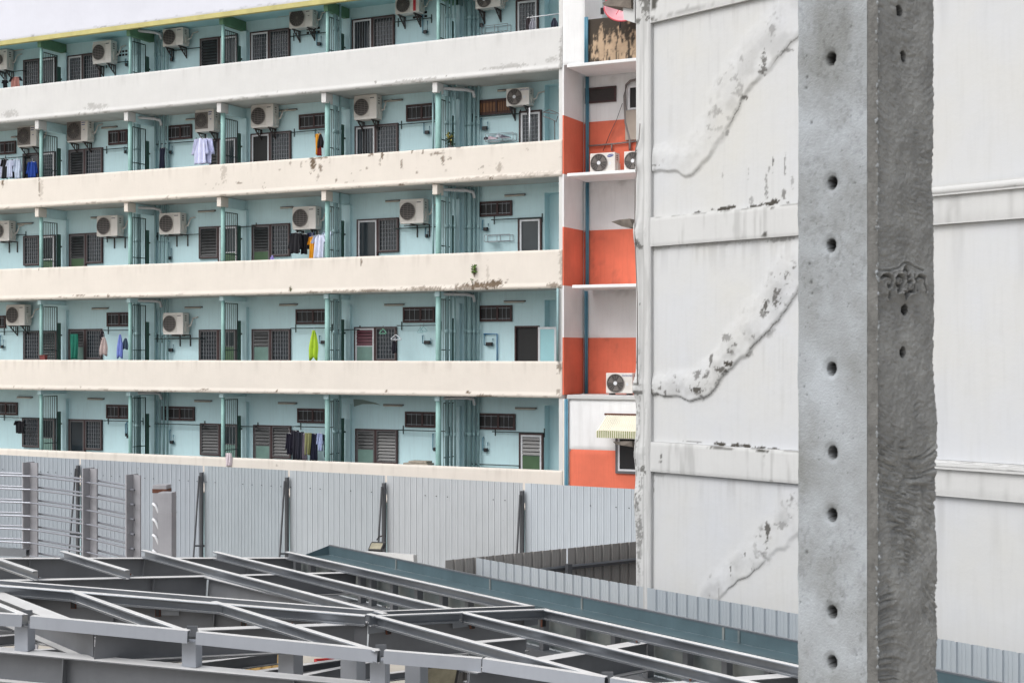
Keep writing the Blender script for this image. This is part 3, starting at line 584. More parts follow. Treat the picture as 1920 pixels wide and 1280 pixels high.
# ------------------------------------------------------------------ air conditioners
def text_mesh(s, size, m, parent, loc, name='lettering'):
    cu = bpy.data.curves.new(name, 'FONT'); cu.body = s; cu.size = size; cu.extrude = .001; cu.align_x = 'CENTER'; cu.align_y = 'CENTER'
    o = bpy.data.objects.new('tmp', cu); COL.objects.link(o); bpy.context.view_layer.update()
    me = bpy.data.meshes.new_from_object(o.evaluated_get(bpy.context.evaluated_depsgraph_get())); COL.objects.unlink(o); bpy.data.objects.remove(o)
    me.name = name; me.materials.clear(); me.materials.append(m)
    q = bpy.data.objects.new(name, me); link(q, parent); q.location = loc; q.rotation_euler = (math.pi / 2, 0, 0); return q
def aircon(px0, px1, py0, py1, n, style, label, br='arm', group='air conditioners hung along the balconies', logo=None, dep=0.30):
    """front face px0..px1, py0..py1 in the plane y = n of the wall frame"""
    x0 = FF.x(px0, n); x1 = FF.x(px1, n); zt_ = FF.hit((px0 + px1) / 2, py0, n)[1]; zb_ = FF.hit((px0 + px1) / 2, py1, n)[1]
    W = x1 - x0; H = zt_ - zb_
    if br == 'feet': zb_ = (sl[4] if zb_ > HC else sl[2]) + .046
    o = thing('air_conditioner', label, 'air conditioner', FF.world((x0 + x1) / 2, n, zb_), FF.a, group)
    h = W / 2
    MB().box(-h, h, 0, dep, 0, H).build('casing', M_ac, o, bevel=0.014)
    fr = min(W * 0.31, H * 0.42); fx = -h + W * 0.335; fz = H * .5
    if style == 'big': fr = min(W * .36, H * .44); fx = -h + W * .37
    if style != 'big':
        MB().box(fx - fr * 1.12, fx + fr * 1.12, -0.008, .004, fz - fr * 1.15, fz + fr * 1.15).build('grille_plate', M_fangrey if style == 'square' else M_acside, o, bevel=.004)
    y = -.010 if style != 'big' else -.004
    f = MB().disc((fx, y, fz), 1, 0.0, fr, 0.006).build('fan_opening', M_fan if style != 'grey' else M_fangrey, o)
    g = MB()
    if style == 'lines':
        n_ = 9
        for i in range(1, n_):
            z = fz - fr + 2 * fr * i / n_; hw = math.sqrt(max(0, fr * fr - (z - fz) ** 2)); g.box(fx - hw, fx + hw, y - .02, y - .012, z - .006, z + .006)
        for i in (-1, 0, 1): g.box(fx + i * fr * .5 - .004, fx + i * fr * .5 + .004, y - .024, y - .021, fz - fr * .84, fz + fr * .84)
    else:
        for i in range(1, 7): g.disc((fx, y - .010, fz), 1, fr * i / 7 - .0035, fr * i / 7 + .0035, .004, 24)
        for i in range(8):
            t = math.pi * i / 8 + .2; g.obox((fx - fr * math.cos(t), y - .017, fz - fr * math.sin(t)), (fx + fr * math.cos(t), y - .017, fz + fr * math.sin(t)), -.003, .003, -.003, .003, (0, 1, 0))
    g.disc((fx, y - .008, fz), 1, fr * .98, fr * 1.05, .014)
    g.build('fan_guard', M_fangrey, o)
    if style == 'big':
        b = MB()
        for i in range(3):
            t = i * 2.094 + .5; pts = []
            for r_, dt in ((.2, 0), (.92, -.35), (.92, .5), (.25, .55)): pts.append((fx + fr * r_ * math.cos(t + dt), y - .0085, fz + fr * r_ * math.sin(t + dt)))
            b.add(pts + [(p[0], p[1] + .002, p[2]) for p in pts], [(0, 1, 2, 3), (7, 6, 5, 4), (0, 4, 5, 1), (1, 5, 6, 2), (2, 6, 7, 3), (3, 7, 4, 0)])
        b.build('fan_blades', M_fangrey, o); MB().disc((fx, y - .02, fz), 1, 0, fr * .22, .008).build('fan_hub', M_wframe, o)
    px_ = h - W * .19
    l = MB()
    if not logo: l.box(px_ - W * .10, px_ + W * .08, -.003, .004, H * .84, H * .875)
    if style in ('square', 'round') and not logo: l.box(px_ - W * .10, px_ + W * .06, -.003, .004, H * .74, H * .775); l.box(px_ - W * .02, px_ + W * .05, -.003, .004, H * .52, H * .55)
    if l.v: l.build('printed_strip', M_blueink if style == 'square' else M_darkink, o)
    s = MB()
    for i in range(6): s.box(px_ - W * .12, px_ + W * .14, -.002, .004, H * (.22 + .08 * i), H * (.228 + .08 * i))
    s.build('panel_line', M_acside, o)
    sb = MB().box(h - .004, h + .03, dep * .35, dep * .95, H * .12, H * .5).build('valve_cover', M_acside, o, bevel=.012)
    vs = MB()
    for i in range(3): vs.box(h - .002, h + .006, dep * .3, dep * .55, H * (.62 + .1 * i), H * (.67 + .1 * i))
    vs.build('side_vent', M_fangrey, o)
    if logo == 'oval':
        e = MB().disc((0, 0, 0), 1, 0, .5, .004, 28); e.v = [(v[0] * W * .26, v[1], v[2] * W * .11) for v in e.v]
        q = e.build('blue_oval', M_blueink, o); q.location = (px_ + W * .01, -.002, H * .84); q.rotation_euler = (0, -.18, 0)
        text_mesh('SAMSUNG', W * .052, M_wframe, q, (0, -.0055, 0))
    elif logo == 'text': text_mesh('SAMSUNG', W * .085, M_blueink, o, (px_ - W * .01, -.0025, H * .87))
    elif logo == 'red': MB().box(px_ - W * .06, px_ + W * .05, -.004, .004, 0.04, H * .9).build('red_label', M_redink, o)
    if logo in ('oval', 'text'):
        e = MB().box(px_ - W * .05, px_ + W * .03, -.004, .004, H * .38, H * .52); e.build('energy_sticker', M_wframe, o)
    b = MB(); wall = D - n
    if br == 'arm':
        for xx in (-h * .75, h * .55):
            b = MB()
            b.box(xx - .02, xx + .02, .0, wall, -.035, -.003); b.box(xx - .015, xx + .015, wall - .03, wall - .002, -.34, -.036)
            b.obox((xx, .06, -.04), (xx, wall - .03, -.30), -.012, .012, -.015, .015)
            for q in range(3): b.box(xx - .012, xx + .012, .12 + q * .09, .14 + q * .09, -.04 - q * .08 - .06, -.036)
            b.build('bracket', M_bracket, o)
    elif br == 'down':
        for xx in (-h * .1, h * .95): b.box(xx - .014, xx + .014, wall - .035, wall - .002, -.36, -.003); b.box(xx - .014, xx + .014, 0, wall - .036, -.035, -.003)
        b.box(-h * .8, h, dep * .3, dep * .4, -.06, -.04)
    elif br == 'feet':
        for xx in (-h * .7, h * .6): MB().box(xx - .03, xx + .03, .02, dep - .02, -.045, -.001).build('foot', M_bracket, o)
    if br == 'down': b.build('bracket', M_bracket, o)
    if br != 'feet':
        zz = H * .45; MB().tube([(h + .02, dep * .7, H * .35), (h + .10, dep * .8, H * .4), (h + .12, wall - .06, H * .75), (h + .3, wall - .05, H * .8)], .022, 8).build('refrigerant_hose', M_ac, o, smooth=True)
    return o
NA = D - .40
aircon(-8, 13, 93, 131, NA, 'lines', 'top row air conditioner cut by the left photo edge, above a pink top', 'arm')
aircon(174, 208, 77, 119, NA, 'lines', 'top row air conditioner over a barred window, left of the left pipe bundle', 'arm')
aircon(305, 343, 53, 86, NA, 'lines', 'squat air conditioner on the top row hung just right of the left pipe bundle', 'arm')
aircon(543, 586, 14, 52, NA, 'round', 'top row air conditioner over pierced vent blocks, between two window pairs', 'arm')
aircon(741, 786, -8, 25, NA, 'round', 'air conditioner with a red label strip at the top photo edge', 'arm', logo='red')
aircon(891, 938, -18, 15, NA, 'big', 'air conditioner at the top photo edge above the wire rack, near the end door', 'arm')
aircon(33, 68, 235, 275, NA, 'square', 'grey-grilled air conditioner on the second row, hung left of the first teal post', 'arm')
aircon(126, 164, 225, 266, NA, 'square', 'grey-grilled air conditioner on the second row, just right of the first teal post', 'arm')
aircon(366, 401, 205, 247, NA, 'square', 'grey-grilled air conditioner on the second row, right above the hanging white shirts', 'arm')
aircon(471, 512, 196, 239, NA, 'lines', 'air conditioner on the second row above the wide open black doorway', 'arm')
aircon(664, 706, 178, 224, NA, 'lines', 'largest second row air conditioner, above the half open sliding door', 'arm')
aircon(949, 992, 165, 198, NA, 'big', 'second row air conditioner in front of the brown slatted vent window', 'arm', logo='text')
aircon(-12, 17, 414, 452, NA, 'lines', 'air conditioner at the left photo edge on the third row, beside a light batten', 'down')
aircon(182, 220, 404, 443, NA, 'lines', 'third row air conditioner between the first and second teal posts', 'down')
aircon(299, 338, 399, 439, NA, 'lines', 'third row air conditioner hung in front of the left pipe bundle', 'down')
aircon(549, 592, 387, 430, NA, 'lines', 'third row air conditioner directly above the black, yellow and white laundry', 'arm')
aircon(750, 794, 373, 419, NA, 'lines', 'third row air conditioner just right of a glazed door and barred window', 'down')
aircon(12, 46, 571, 610, NA, 'lines', 'air conditioner on the fourth row, leftmost, beside the first teal post', 'arm')
aircon(306, 343, 586, 627, NA, 'lines', 'fourth row air conditioner between the left pipe bundle and a barred window', 'down')
G2_ = 'air conditioners standing on the ledges of the orange building'
aircon(1106, 1153, 284, 321, .55, 'big', 'white air conditioner with a blue oval badge, standing on the orange recess ledge', 'feet', G2_, 'oval', .34)
aircon(1170, 1216, 281, 318, .55, 'big', 'air conditioner on the orange recess ledge, half hidden behind the grey wall edge', 'feet', G2_, 'oval', .34)
aircon(1136, 1186, 702, 740, .35, 'big', 'pinkish white air conditioner on the lowest ledge above the striped awning', 'feet', G2_, 'text', .34)
# ------------------------------------------------------------------ laundry
CM = {}
def cloth(rgb, pat=None):
    k = (rgb, pat)
    if k not in CM:
        CM[k] = mat('cloth_%d_%d_%d' % rgb + (pat or ''), srgb(*rgb), .9, .12, 5, .2, 40, 0, spots=.5 if pat else 0, spotcol=srgb(110, 80, 80), sscale=16)
    return CM[k]
def garment(px0, py0, px1, py1, kind, rgb, name, label, cat, n=.75, group='laundry hung on the balconies', pat=None, sleeve=None, hang=True, tint2=None, seed=0):
    x0 = FF.x(px0, n); x1 = FF.x(px1, n); pm = (px0 + px1) / 2; z1 = FF.hit(pm, py0, n)[1]; z0 = FF.hit(pm, py1, n)[1]
    W = x1 - x0; H = z1 - z0; o = thing(name, label, cat, FF.world((x0 + x1) / 2, n, z1), FF.a, group)
    rnd = random.Random(int(px0 * 7 + py0)); ph = rnd.uniform(0, 6); rows = 16; cols = 14
    def half(v):   # half width of the body, v 0 top .. 1 bottom
        if kind in ('tee', 'shirt', 'jacket'): return W * (.14 + .16 * min(1, v / .1)) * (1 + .12 * v)
        if kind == 'trousers': return W * (.34 + .1 * v)
        if kind == 'bundle': return W * (.12 + .38 * math.sin(min(1, v * 1.25) * math.pi * .5)) * (1 - .35 * max(0, v - .6))
        return W * (.42 + .06 * math.sin(v * 3 + ph))
    def sheet(hw, cxf, zt_, zb_, q, rag=.03):
        vs = []; fs = []
        for i in range(rows + 1):
            v = i / rows
            for j in range(cols + 1):
                u = j / cols * 2 - 1; hwv = hw(v); zz = zt_ + (zb_ - zt_) * v
                if v == 1: zz += rag * H * math.sin(u * 5 + ph)
                if kind in ('tee', 'shirt', 'jacket') and q == 0: zz -= .05 * H * abs(u) ** 1.5 * (1 - v)
                y = (.018 + .02 * v) * math.sin(u * 7 + ph + v * 1.5 + q) + .012 * math.sin(u * 15 + ph * 2)
                vs.append((cxf(v) + u * hwv, y + q * .012, zz))
        for i in range(rows):
            for j in range(cols): a = i * (cols + 1) + j; fs.append((a, a + 1, a + cols + 2, a + cols + 1))
        return vs, fs
    b = MB()
    if kind == 'trousers':
        for s in (-1, 1): b.add(*sheet(lambda v: W * (.25 - .05 * v), lambda v: s * W * (.2 + .05 * v), 0, -H, 0))
    else: b.add(*sheet(half, lambda v: 0.02 * W * math.sin(v * 3 + ph), 0, -H, 0, .02 if kind != 'bundle' else .08))
    m = cloth(rgb, pat)
    body = b.build('fabric', m, o, smooth=True); sm = body.modifiers.new('solid', 'SOLIDIFY'); sm.thickness = .012
    if kind in ('tee', 'shirt', 'jacket'):
        for s in (-1, 1):
            L = {'tee': .34, 'shirt': .62, 'jacket': .75}[kind]; b = MB()
            b.add(*sheet(lambda v: W * (.085 - .015 * v), lambda v: s * (W * .25 + W * .17 * v), -.03 * H, -L * H, .5 * s))
            q = b.build('sleeve', cloth(sleeve) if sleeve else m, o, smooth=True); q.modifiers.new('solid', 'SOLIDIFY').thickness = .012
    if hang:
        b = MB().tube([(0, 0, -.02), (0, 0, .05), (.015, 0, .085), (.0, 0, .10), (-.02, 0, .09)], .005, 5)
        b.tube([(-W * .26, 0, -.045 * H), (0, 0, 0.0), (W * .26, 0, -.045 * H)], .006, 5); b.build('hanger', M_wframe, o)
    return o
GL = garment
GL(4, 150, 14, 168, 'tee', (24, 24, 30), 'hanging_shirt', 'small black shirt at the left photo edge on the top balcony row', 'shirt', pat=None)
GL(17, 144, 42, 168, 'tee', (170, 120, 112), 'hanging_shirt', 'pink patterned top with black sleeves on the top balcony row', 'shirt', sleeve=(30, 28, 40), pat='p')
GL(986, 33, 995, 57, 'towel', (60, 52, 56), 'hanging_cloth', 'dark and yellow cloth hung on the top row rail before the end door', 'cloth', n=.35)
GL(992, 36, 1005, 56, 'bundle', (150, 150, 160), 'hanging_cloth', 'grey cloth bunched on the top row rail before the end door', 'cloth', n=.35)
GL(1033, 34, 1046, 51, 'bundle', (56, 60, 76), 'hanging_cloth', 'dark blue cloth hung at the right end of the top balcony row', 'cloth', n=.35)
GL(-4, 300, 6, 334, 'shirt', (200, 205, 225), 'hanging_shirt', 'white shirt cut by the left photo edge on the second row', 'shirt')
GL(1, 298, 17, 335, 'tee', (26, 26, 34), 'hanging_shirt', 'black shirt second from the left edge on the second row', 'shirt', n=.72)
GL(12, 300, 27, 333, 'tee', (196, 204, 226), 'hanging_shirt', 'white shirt hung between two black ones on the second row', 'shirt', n=.66)
GL(19, 299, 29, 334, 'tee', (34, 34, 44), 'hanging_shirt', 'black garment squeezed between two white shirts on the second row', 'shirt', n=.8)
GL(24, 298, 40, 335, 'shirt', (200, 212, 230), 'hanging_shirt', 'pale blue-white long shirt, rightmost of the cluster at the left edge', 'shirt', n=.7)
GL(50, 303, 71, 333, 'jacket', (28, 66, 150), 'hanging_jacket', 'bright blue jacket hung before a dark window on the second row', 'jacket', n=.8)
GL(298, 277, 311, 315, 'towel', (34, 38, 60), 'hanging_trousers', 'narrow navy garment hung beside the left pipe bundle on the second row', 'trousers', n=1.05)
GL(360, 259, 392, 308, 'shirt', (204, 208, 236), 'hanging_shirt', 'billowing white shirt under an air conditioner on the second row, left one', 'shirt', n=.4)
GL(374, 259, 402, 307, 'shirt', (196, 200, 232), 'hanging_shirt', 'billowing white shirt overlapping the other one on its right', 'shirt', n=.48)
GL(591, 251, 602, 290, 'towel', (214, 150, 40), 'hanging_cloth', 'yellow edged black and red garment hung beside a post on the second row', 'cloth', n=.8)
GL(594, 252, 607, 276, 'bundle', (32, 28, 34), 'hanging_cloth', 'black half of the garment next to the yellow strip on the second row', 'cloth', n=.72)
GL(595, 272, 605, 292, 'towel', (120, 34, 34), 'hanging_cloth', 'dark red cloth hung low next to the yellow strip on the second row', 'cloth', n=.76, hang=False)
GL(541, 436, 568, 475, 'jacket', (30, 30, 36), 'hanging_jacket', 'black hooded jacket, leftmost of the third row laundry', 'jacket', n=.7)
GL(562, 438, 580, 476, 'jacket', (22, 22, 30), 'hanging_jacket', 'black garment between the black jacket and the yellow shirt', 'jacket', n=.8)
GL(574, 436, 592, 446, 'towel', (34, 42, 76), 'hanging_cloth', 'dark blue cloth folded over the rail above the yellow shirt', 'cloth', n=.85, hang=False)
GL(577, 443, 593, 486, 'tee', (222, 158, 34), 'hanging_shirt', 'mustard yellow t-shirt on the third row', 'shirt', n=.75)
GL(583, 440, 612, 484, 'tee', (208, 214, 234), 'hanging_shirt', 'white t-shirt in front of the mustard yellow one', 'shirt', n=.62)
GL(603, 433, 624, 456, 'tee', (204, 216, 232), 'hanging_shirt', 'short white shirt behind the teal post on the third row', 'shirt', n=.85)
GL(507, 479, 515, 489, 'bundle', (150, 140, 200), 'hanging_cloth', 'small lilac cloth peeping over the third row balcony wall', 'cloth', n=.4, hang=False)
GL(131, 626, 146, 672, 'towel', (28, 112, 94), 'hanging_towel', 'dark green towel hung at the door on the fourth row', 'towel', n=.9, hang=False)
GL(186, 632, 203, 665, 'bundle', (176, 160, 158), 'hanging_cloth', 'pale patterned blouse bunched on its hanger on the fourth row', 'cloth', n=.6, pat='p')
GL(188, 620, 196, 634, 'bundle', (36, 32, 40), 'hanging_cloth', 'small black cloth at the rail end above the patterned blouse', 'cloth', n=.7)
GL(219, 627, 231, 669, 'bundle', (120, 136, 206), 'hanging_cloth', 'long lavender blue cloth on the fourth row, left of the bar screen', 'cloth', n=.75)
GL(230, 634, 242, 654, 'bundle', (56, 74, 96), 'hanging_cloth', 'dark blue bag-like cloth beside the lavender one', 'cloth', n=.8)
GL(578, 619, 598, 672, 'bundle', (164, 196, 50), 'hanging_vest', 'lime yellow work shirt hung alone on the fourth row', 'shirt', n=.7)
GL(734, 638, 744, 661, 'bundle', (28, 28, 40), 'hanging_cloth', 'small black cloth hung under the coat hangers on the fourth row', 'cloth', n=.75)
GL(26, 788, 48, 812, 'tee', (20, 20, 26), 'hanging_shirt', 'black t-shirt hung alone on the lowest row near the left edge', 'shirt', n=.9)
for (a, y0, c, y1, kd, rgb, lb) in ((536, 811, 549, 851, 'jacket', (30, 28, 46), 'dark purple shirt, leftmost of the lowest row laundry'),
        (546, 806, 560, 862, 'towel', (32, 32, 44), 'long black garment next to the dark purple shirt, lowest row'),
        (555, 809, 570, 862, 'towel', (26, 28, 42), 'long navy trousers left of the grey cloth, lowest row'),
        (567, 812, 576, 862, 'towel', (112, 104, 116), 'narrow grey cloth left of the olive one, lowest row'),
        (570, 811, 584, 852, 'towel', (122, 124, 84), 'olive green towel in the middle of the lowest row laundry'),
        (582, 812, 596, 862, 'trousers', (26, 30, 52), 'navy trousers right of the olive towel, lowest row'),
        (594, 811, 606, 845, 'shirt', (170, 182, 214), 'pale blue shirt on the lowest row laundry rail'),
        (605, 813, 617, 856, 'tee', (28, 32, 52), 'dark navy shirt right of the pale blue one, lowest row')):
    GL(a, y0, c, y1, kd, rgb, 'hanging_' + ('trousers' if 'trousers' in lb else 'shirt' if 'shirt' in lb else 'cloth'), lb, 'trousers' if 'trousers' in lb else 'shirt' if 'shirt' in lb else 'cloth', n=.6 if rgb[0] > 100 else .66)
# cloth over the lowest balcony wall
o = GL(423, 849, 434, 873, 'towel', (212, 200, 206), 'draped_cloth', 'white cloth with a pink corner draped over the lowest balcony wall', 'cloth', n=-.05, hang=False, pat='p')
# empty hangers
def hangers(px, py, w, rgb, label, n=.8):
    x, z = FF.hit(px, py, n); o = thing('coat_hanger', label, 'hanger', FF.world(x, n, z), FF.a, 'empty coat hangers on the fourth row')
    W = w / 65 / 2
    MB().tube([(0, 0, 0), (0, 0, .04), (.02, 0, .07), (0, 0, .09)], .006, 5).build('hook', M_greypipe, o)
    MB().tube([(0, 0, 0), (-W, 0, -.12), (-W * .9, 0, -.14), (W * .9, 0, -.14), (W, 0, -.12), (0, 0, 0)], .009, 5).build('hanger_bar', cloth(rgb), o)
hangers(718, 616, 15, (120, 190, 160), 'mint green coat hanger before the grey barred window, fourth row')
hangers(742, 627, 22, (226, 230, 236), 'white coat hanger at the corner of the barred window, fourth row')
hangers(746, 628, 16, (180, 186, 196), 'grey coat hanger behind the white one, fourth row', .9)
hangers(794, 612, 16, (120, 170, 176), 'pale coat hanger over the water tap, fourth row, right one')
hangers(788, 614, 12, (130, 170, 176), 'pale coat hanger over the water tap, fourth row, left one', .9)
# wire racks for shoes
def rack(k, px0, px1, py0, py1, label):
    n = D - .24; x0 = FF.x(px0, n); x1 = FF.x(px1, n); z1 = FF.hit(px0, py0, n)[1]; z0 = FF.hit(px0, py1, n)[1]
    W = x1 - x0; o = thing('wire_rack', label, 'rack', FF.world(x0, n, z0), FF.a, 'wire shelf racks by the end doors'); H = z1 - z0; b = MB()
    for yy in (0, .2):
        for zz in (0, H): b.tube([(0, yy, zz), (W, yy, zz)], .008, 5)
    for i in range(9): x = W * i / 8; b.tube([(x, 0, 0), (x, .2, 0)], .005, 4)
    for i in (0, 4, 8): x = W * i / 8; b.tube([(x, 0, 0), (x, 0, H)], .008, 5); b.tube([(x, .2, 0), (x, .2, H)], .008, 5)
    b.build('wire_frame', M_gbar, o); MB().box(W * .15, W * .45, .03, .17, -.012, -.002).build('tray', M_wframe, o); return o
rack(5, 903, 952, 50, 63, 'empty wire rack on the wall of the top balcony row')
rack(4, 910, 962, 252, 266, 'wire rack holding shoes on the second row')
rack(3, 908, 956, 441, 453, 'wire rack with a small white tray on the third row, left of the glazed door')
def shoe(px, py, rgb, label, rz=.2):
    n = D - .15; x, z = FF.hit(px, py, n); o = thing('shoe', label, 'shoe', FF.world(x, n, z), FF.a + rz, 'shoes on the wire rack')
    b = MB(); vs = []; prof = [(-.14, .05, .07), (-.10, .055, .09), (-.03, .05, .07), (.05, .045, .05), (.11, .04, .035), (.14, .015, .02)]
    for (x_, w_, h_) in prof:
        for t in range(7): a = math.pi * t / 6; vs.append((x_, w_ * math.cos(a), .012 + h_ * math.sin(a)))
    fs = [(i * 7 + j, i * 7 + j + 1, (i + 1) * 7 + j + 1, (i + 1) * 7 + j) for i in range(5) for j in range(6)] + [tuple(range(7)), tuple(35 + i for i in range(7))]
    b.add(vs, fs); b.build('upper', cloth(rgb), o, smooth=True); MB().box(-.14, .14, -.05, .05, 0, .014).build('sole', M_wframe, o, bevel=.005)
shoe(917, 263, (60, 56, 66), 'dark sports shoe at the left end of the rack')
shoe(925, 262, (190, 170, 180), 'pale pink shoe next to the dark one on the rack')
shoe(940, 258, (200, 204, 214), 'white and blue shoe in the middle of the rack')
shoe(948, 260, (96, 92, 104), 'grey shoe right of the white and blue one')
# metal rack with pole on the second row
n = .7; o = thing('drying_stand', 'thin metal drying stand in the last balcony of the second row', 'drying stand', FF.world(0, 0, 0), FF.a)
def P3(px, py, n): p = FF.hit(px, py, n); return (p[0], n, p[1])
b = MB()
b.tube([P3(1018, 211, .7), P3(1030, 206, .7), P3(1050, 214, .7)], .014, 6); b.tube([P3(1018, 218, .4), P3(1030, 222, .4), P3(1043, 228, .4), P3(1046, 218, .4)], .014, 6)
b.tube([P3(1018, 211, .7), P3(1043, 214, .4)], .012, 6); b.tube([P3(1040, 226, .5), P3(1040, 262, .5)], .014, 6); b.build('stand_frame', M_gframe, o)
o = thing('white_pole', 'thin white pole standing before the end door of the second row', 'pole', FF.world(0, 0, 0), FF.a)
MB().tube([P3(993, 202, .5), P3(993, 266, .5)], .022, 8).build('pole_tube', M_wframe, o, smooth=True)
o = thing('white_clothes_rail', 'white rail across the last balcony of the top row', 'rail', FF.world(0, 0, 0), FF.a)
MB().tube([P3(988, 34, .35), P3(1050, 26, .35)], .014, 6).build('rail_tube', M_wframe, o, smooth=True)
# red pot, plants
x, z = FF.hit(82, 662, .07); o = thing('flower_pot', 'dark red pot standing on the fourth row balcony wall by the first post', 'pot', FF.world(x, .07, ZT[2]), FF.a)
b = MB(); b.box(-.11, .11, -.07, .05, .0, .14); b.box(-.125, .125, -.08, .06, .12, .15); b.build('pot_body', mat('dark_red_clay', srgb(112, 52, 50), .7), o, bevel=.01); MB().box(-.1, .1, -.06, .04, .151, .155).build('soil', M_twig, o)
def plant(loc, h, w, nl, ml, name, label, cat='plant', stem=True, seed=1, ls=.05):
    r = random.Random(seed); o = thing(name, label, cat, loc, FF.a); b = MB(); st = MB()
    for i in range(max(2, nl // 14)):
        a = r.uniform(-w, w); st.tube([(0, 0, 0), (a * .3, r.uniform(-.02, .02), h * .4), (a, r.uniform(-.05, .05), h * r.uniform(.7, 1))], .006, 4)
    for i in range(nl):
        t = r.uniform(.35 if stem else 0, 1); c = Vector((r.gauss(0, w * .5), r.gauss(0, w * .35), h * t)); d = Vector((r.uniform(-1, 1), r.uniform(-1, 1), r.uniform(-.4, 1))).normalized()
        s = d.cross(Vector((r.uniform(-1, 1), r.uniform(-1, 1), r.uniform(-1, 1)))).normalized(); L = ls * r.uniform(.6, 1.3)
        b.add([c, c + d * L * .5 + s * L * .3, c + d * L, c + d * L * .5 - s * L * .3], [(0, 1, 2, 3)])
    st.build('stem', M_twig, o); b.build('leaves', ml, o); return o
x, z = FF.hit(886, 536, -.03)
plant(FF.world(x, -.03, z), .20, .05, 8, M_leaf, 'wall_weed', 'bare weed twigs and a green tuft growing out of the third row balcony wall', 'weed', seed=4)
x, z = FF.hit(889, 520, -.05); plant(FF.world(x, -.05, z), .30, .06, 70, M_leaf, 'wall_weed', 'round green leaf tuft on top of the weed twigs', 'weed', seed=5, ls=.07)
x, z = FF.hit(545, 546, -.03); plant(FF.world(x, -.03, z), .11, .04, 26, M_leaf, 'wall_weed', 'tiny green weed under the rim of the third row balcony wall', 'weed', seed=6, stem=False, ls=.035)
x, z = FF.hit(845, 273, .5); o = plant(FF.world(x, .5, z), .34, .10, 110, M_leafd, 'potted_plant', 'dark bushy potted plant with a yellow top behind the second row balcony wall', 'plant', seed=7, stem=False, ls=.07)
b = MB(); r_ = random.Random(3)
for i in range(26):
    c = Vector((r_.gauss(0, .05), r_.gauss(0, .04) - .05, .26 + r_.gauss(0, .03))); d = Vector((r_.uniform(-1, 1), -.5, r_.uniform(-1, 1))).normalized(); s = d.cross(Vector((.3, 1, .2))).normalized(); b.add([c, c + d * .03 + s * .02, c + d * .06, c + d * .03 - s * .02], [(0, 1, 2, 3)])
b.build('yellow_leaves', mat('yellow_leaf', srgb(170, 160, 80), .7, .2, 9), o); MB().tube([(0, 0, -.25), (0, 0, -.02)], [.06, .09], 14).build('pot', M_darksteel, o, smooth=True)
# folded mats behind the lowest balcony wall
x0, z0 = FF.hit(762, 869, .5); x1 = FF.x(808, .5); o = thing('folded_mat', 'folded beige mat lying behind the lowest balcony wall', 'mat', FF.world((x0 + x1) / 2, .5, z0 - .02), FF.a)
MB().box(-(x1 - x0) / 2, (x1 - x0) / 2, -.2, .2, 0, .06).build('lower_fold', mat('beige_mat', srgb(150, 142, 130), .9, .2, 8), o, bevel=.02); MB().box(-(x1 - x0) * .3, (x1 - x0) * .44, -.18, .18, .061, .12).build('upper_fold', mat('beige_mat', (0, 0, 0)), o, bevel=.025)

# ------------------------------------------------------------------ satellite dish
dx, dz = FF.hit(1163, 22, -.3); o = thing('satellite_dish', 'round red and pink satellite dish at the top, beside the grey wall corner', 'dish', FF.world(dx, -.3, dz), FF.a + .45)
R_ = .42; vs = []; fs = []; NR, NS = 7, 36
for i in range(NR + 1):
    r = R_ * i / NR
    for k in range(NS): t = 2 * math.pi * k / NS; vs.append((r * math.cos(t), -.16 * (r / R_) ** 2, r * math.sin(t)))
for i in range(NR):
    for k in range(NS): fs.append((i * NS + k, i * NS + (k + 1) % NS, (i + 1) * NS + (k + 1) % NS, (i + 1) * NS + k))
M_pink = mat('pink_dish_mesh', srgb(226, 170, 178), .5, .06, 3); M_red = mat('red_dish_paint', srgb(214, 84, 96), .5, .08, 3)
tl = Matrix.Rotation(math.radians(-24), 4, 'X')
q = MB(); q.add(vs, fs); q.v = [tuple(tl @ Vector(v)) for v in q.v]; q = q.build('reflector', M_pink, o, smooth=True); q.modifiers.new('solid', 'SOLIDIFY').thickness = .012
q = MB(); q.tube([(R_ * math.cos(t), -.16, R_ * math.sin(t)) for t in [2 * math.pi * k / 36 for k in range(37)]], .018, 6, False); q.v = [tuple(tl @ Vector(v)) for v in q.v]; q.build('rim', M_red, o, smooth=True)
q = MB(); q.tube([(.12, -.14, -.4), (.1, -.45, .02)], .012, 6); q.tube([(-.12, -.14, -.2), (.1, -.45, .02)], .010, 6); q.box(.05, .15, -.5, -.42, -.03, .05); q.v = [tuple(tl @ Vector(v)) for v in q.v]; q.build('feed_arm', M_red, o)
q = MB(); q.box(-.5, -.42, -.06, .06, -.06, .08); q.build('receiver_box', M_blk, o); MB().tube([(0, .02, 0), (0, .12, -.25), (0, .12, -.40)], .025, 8).build('mast', M_darksteel, o, smooth=True)
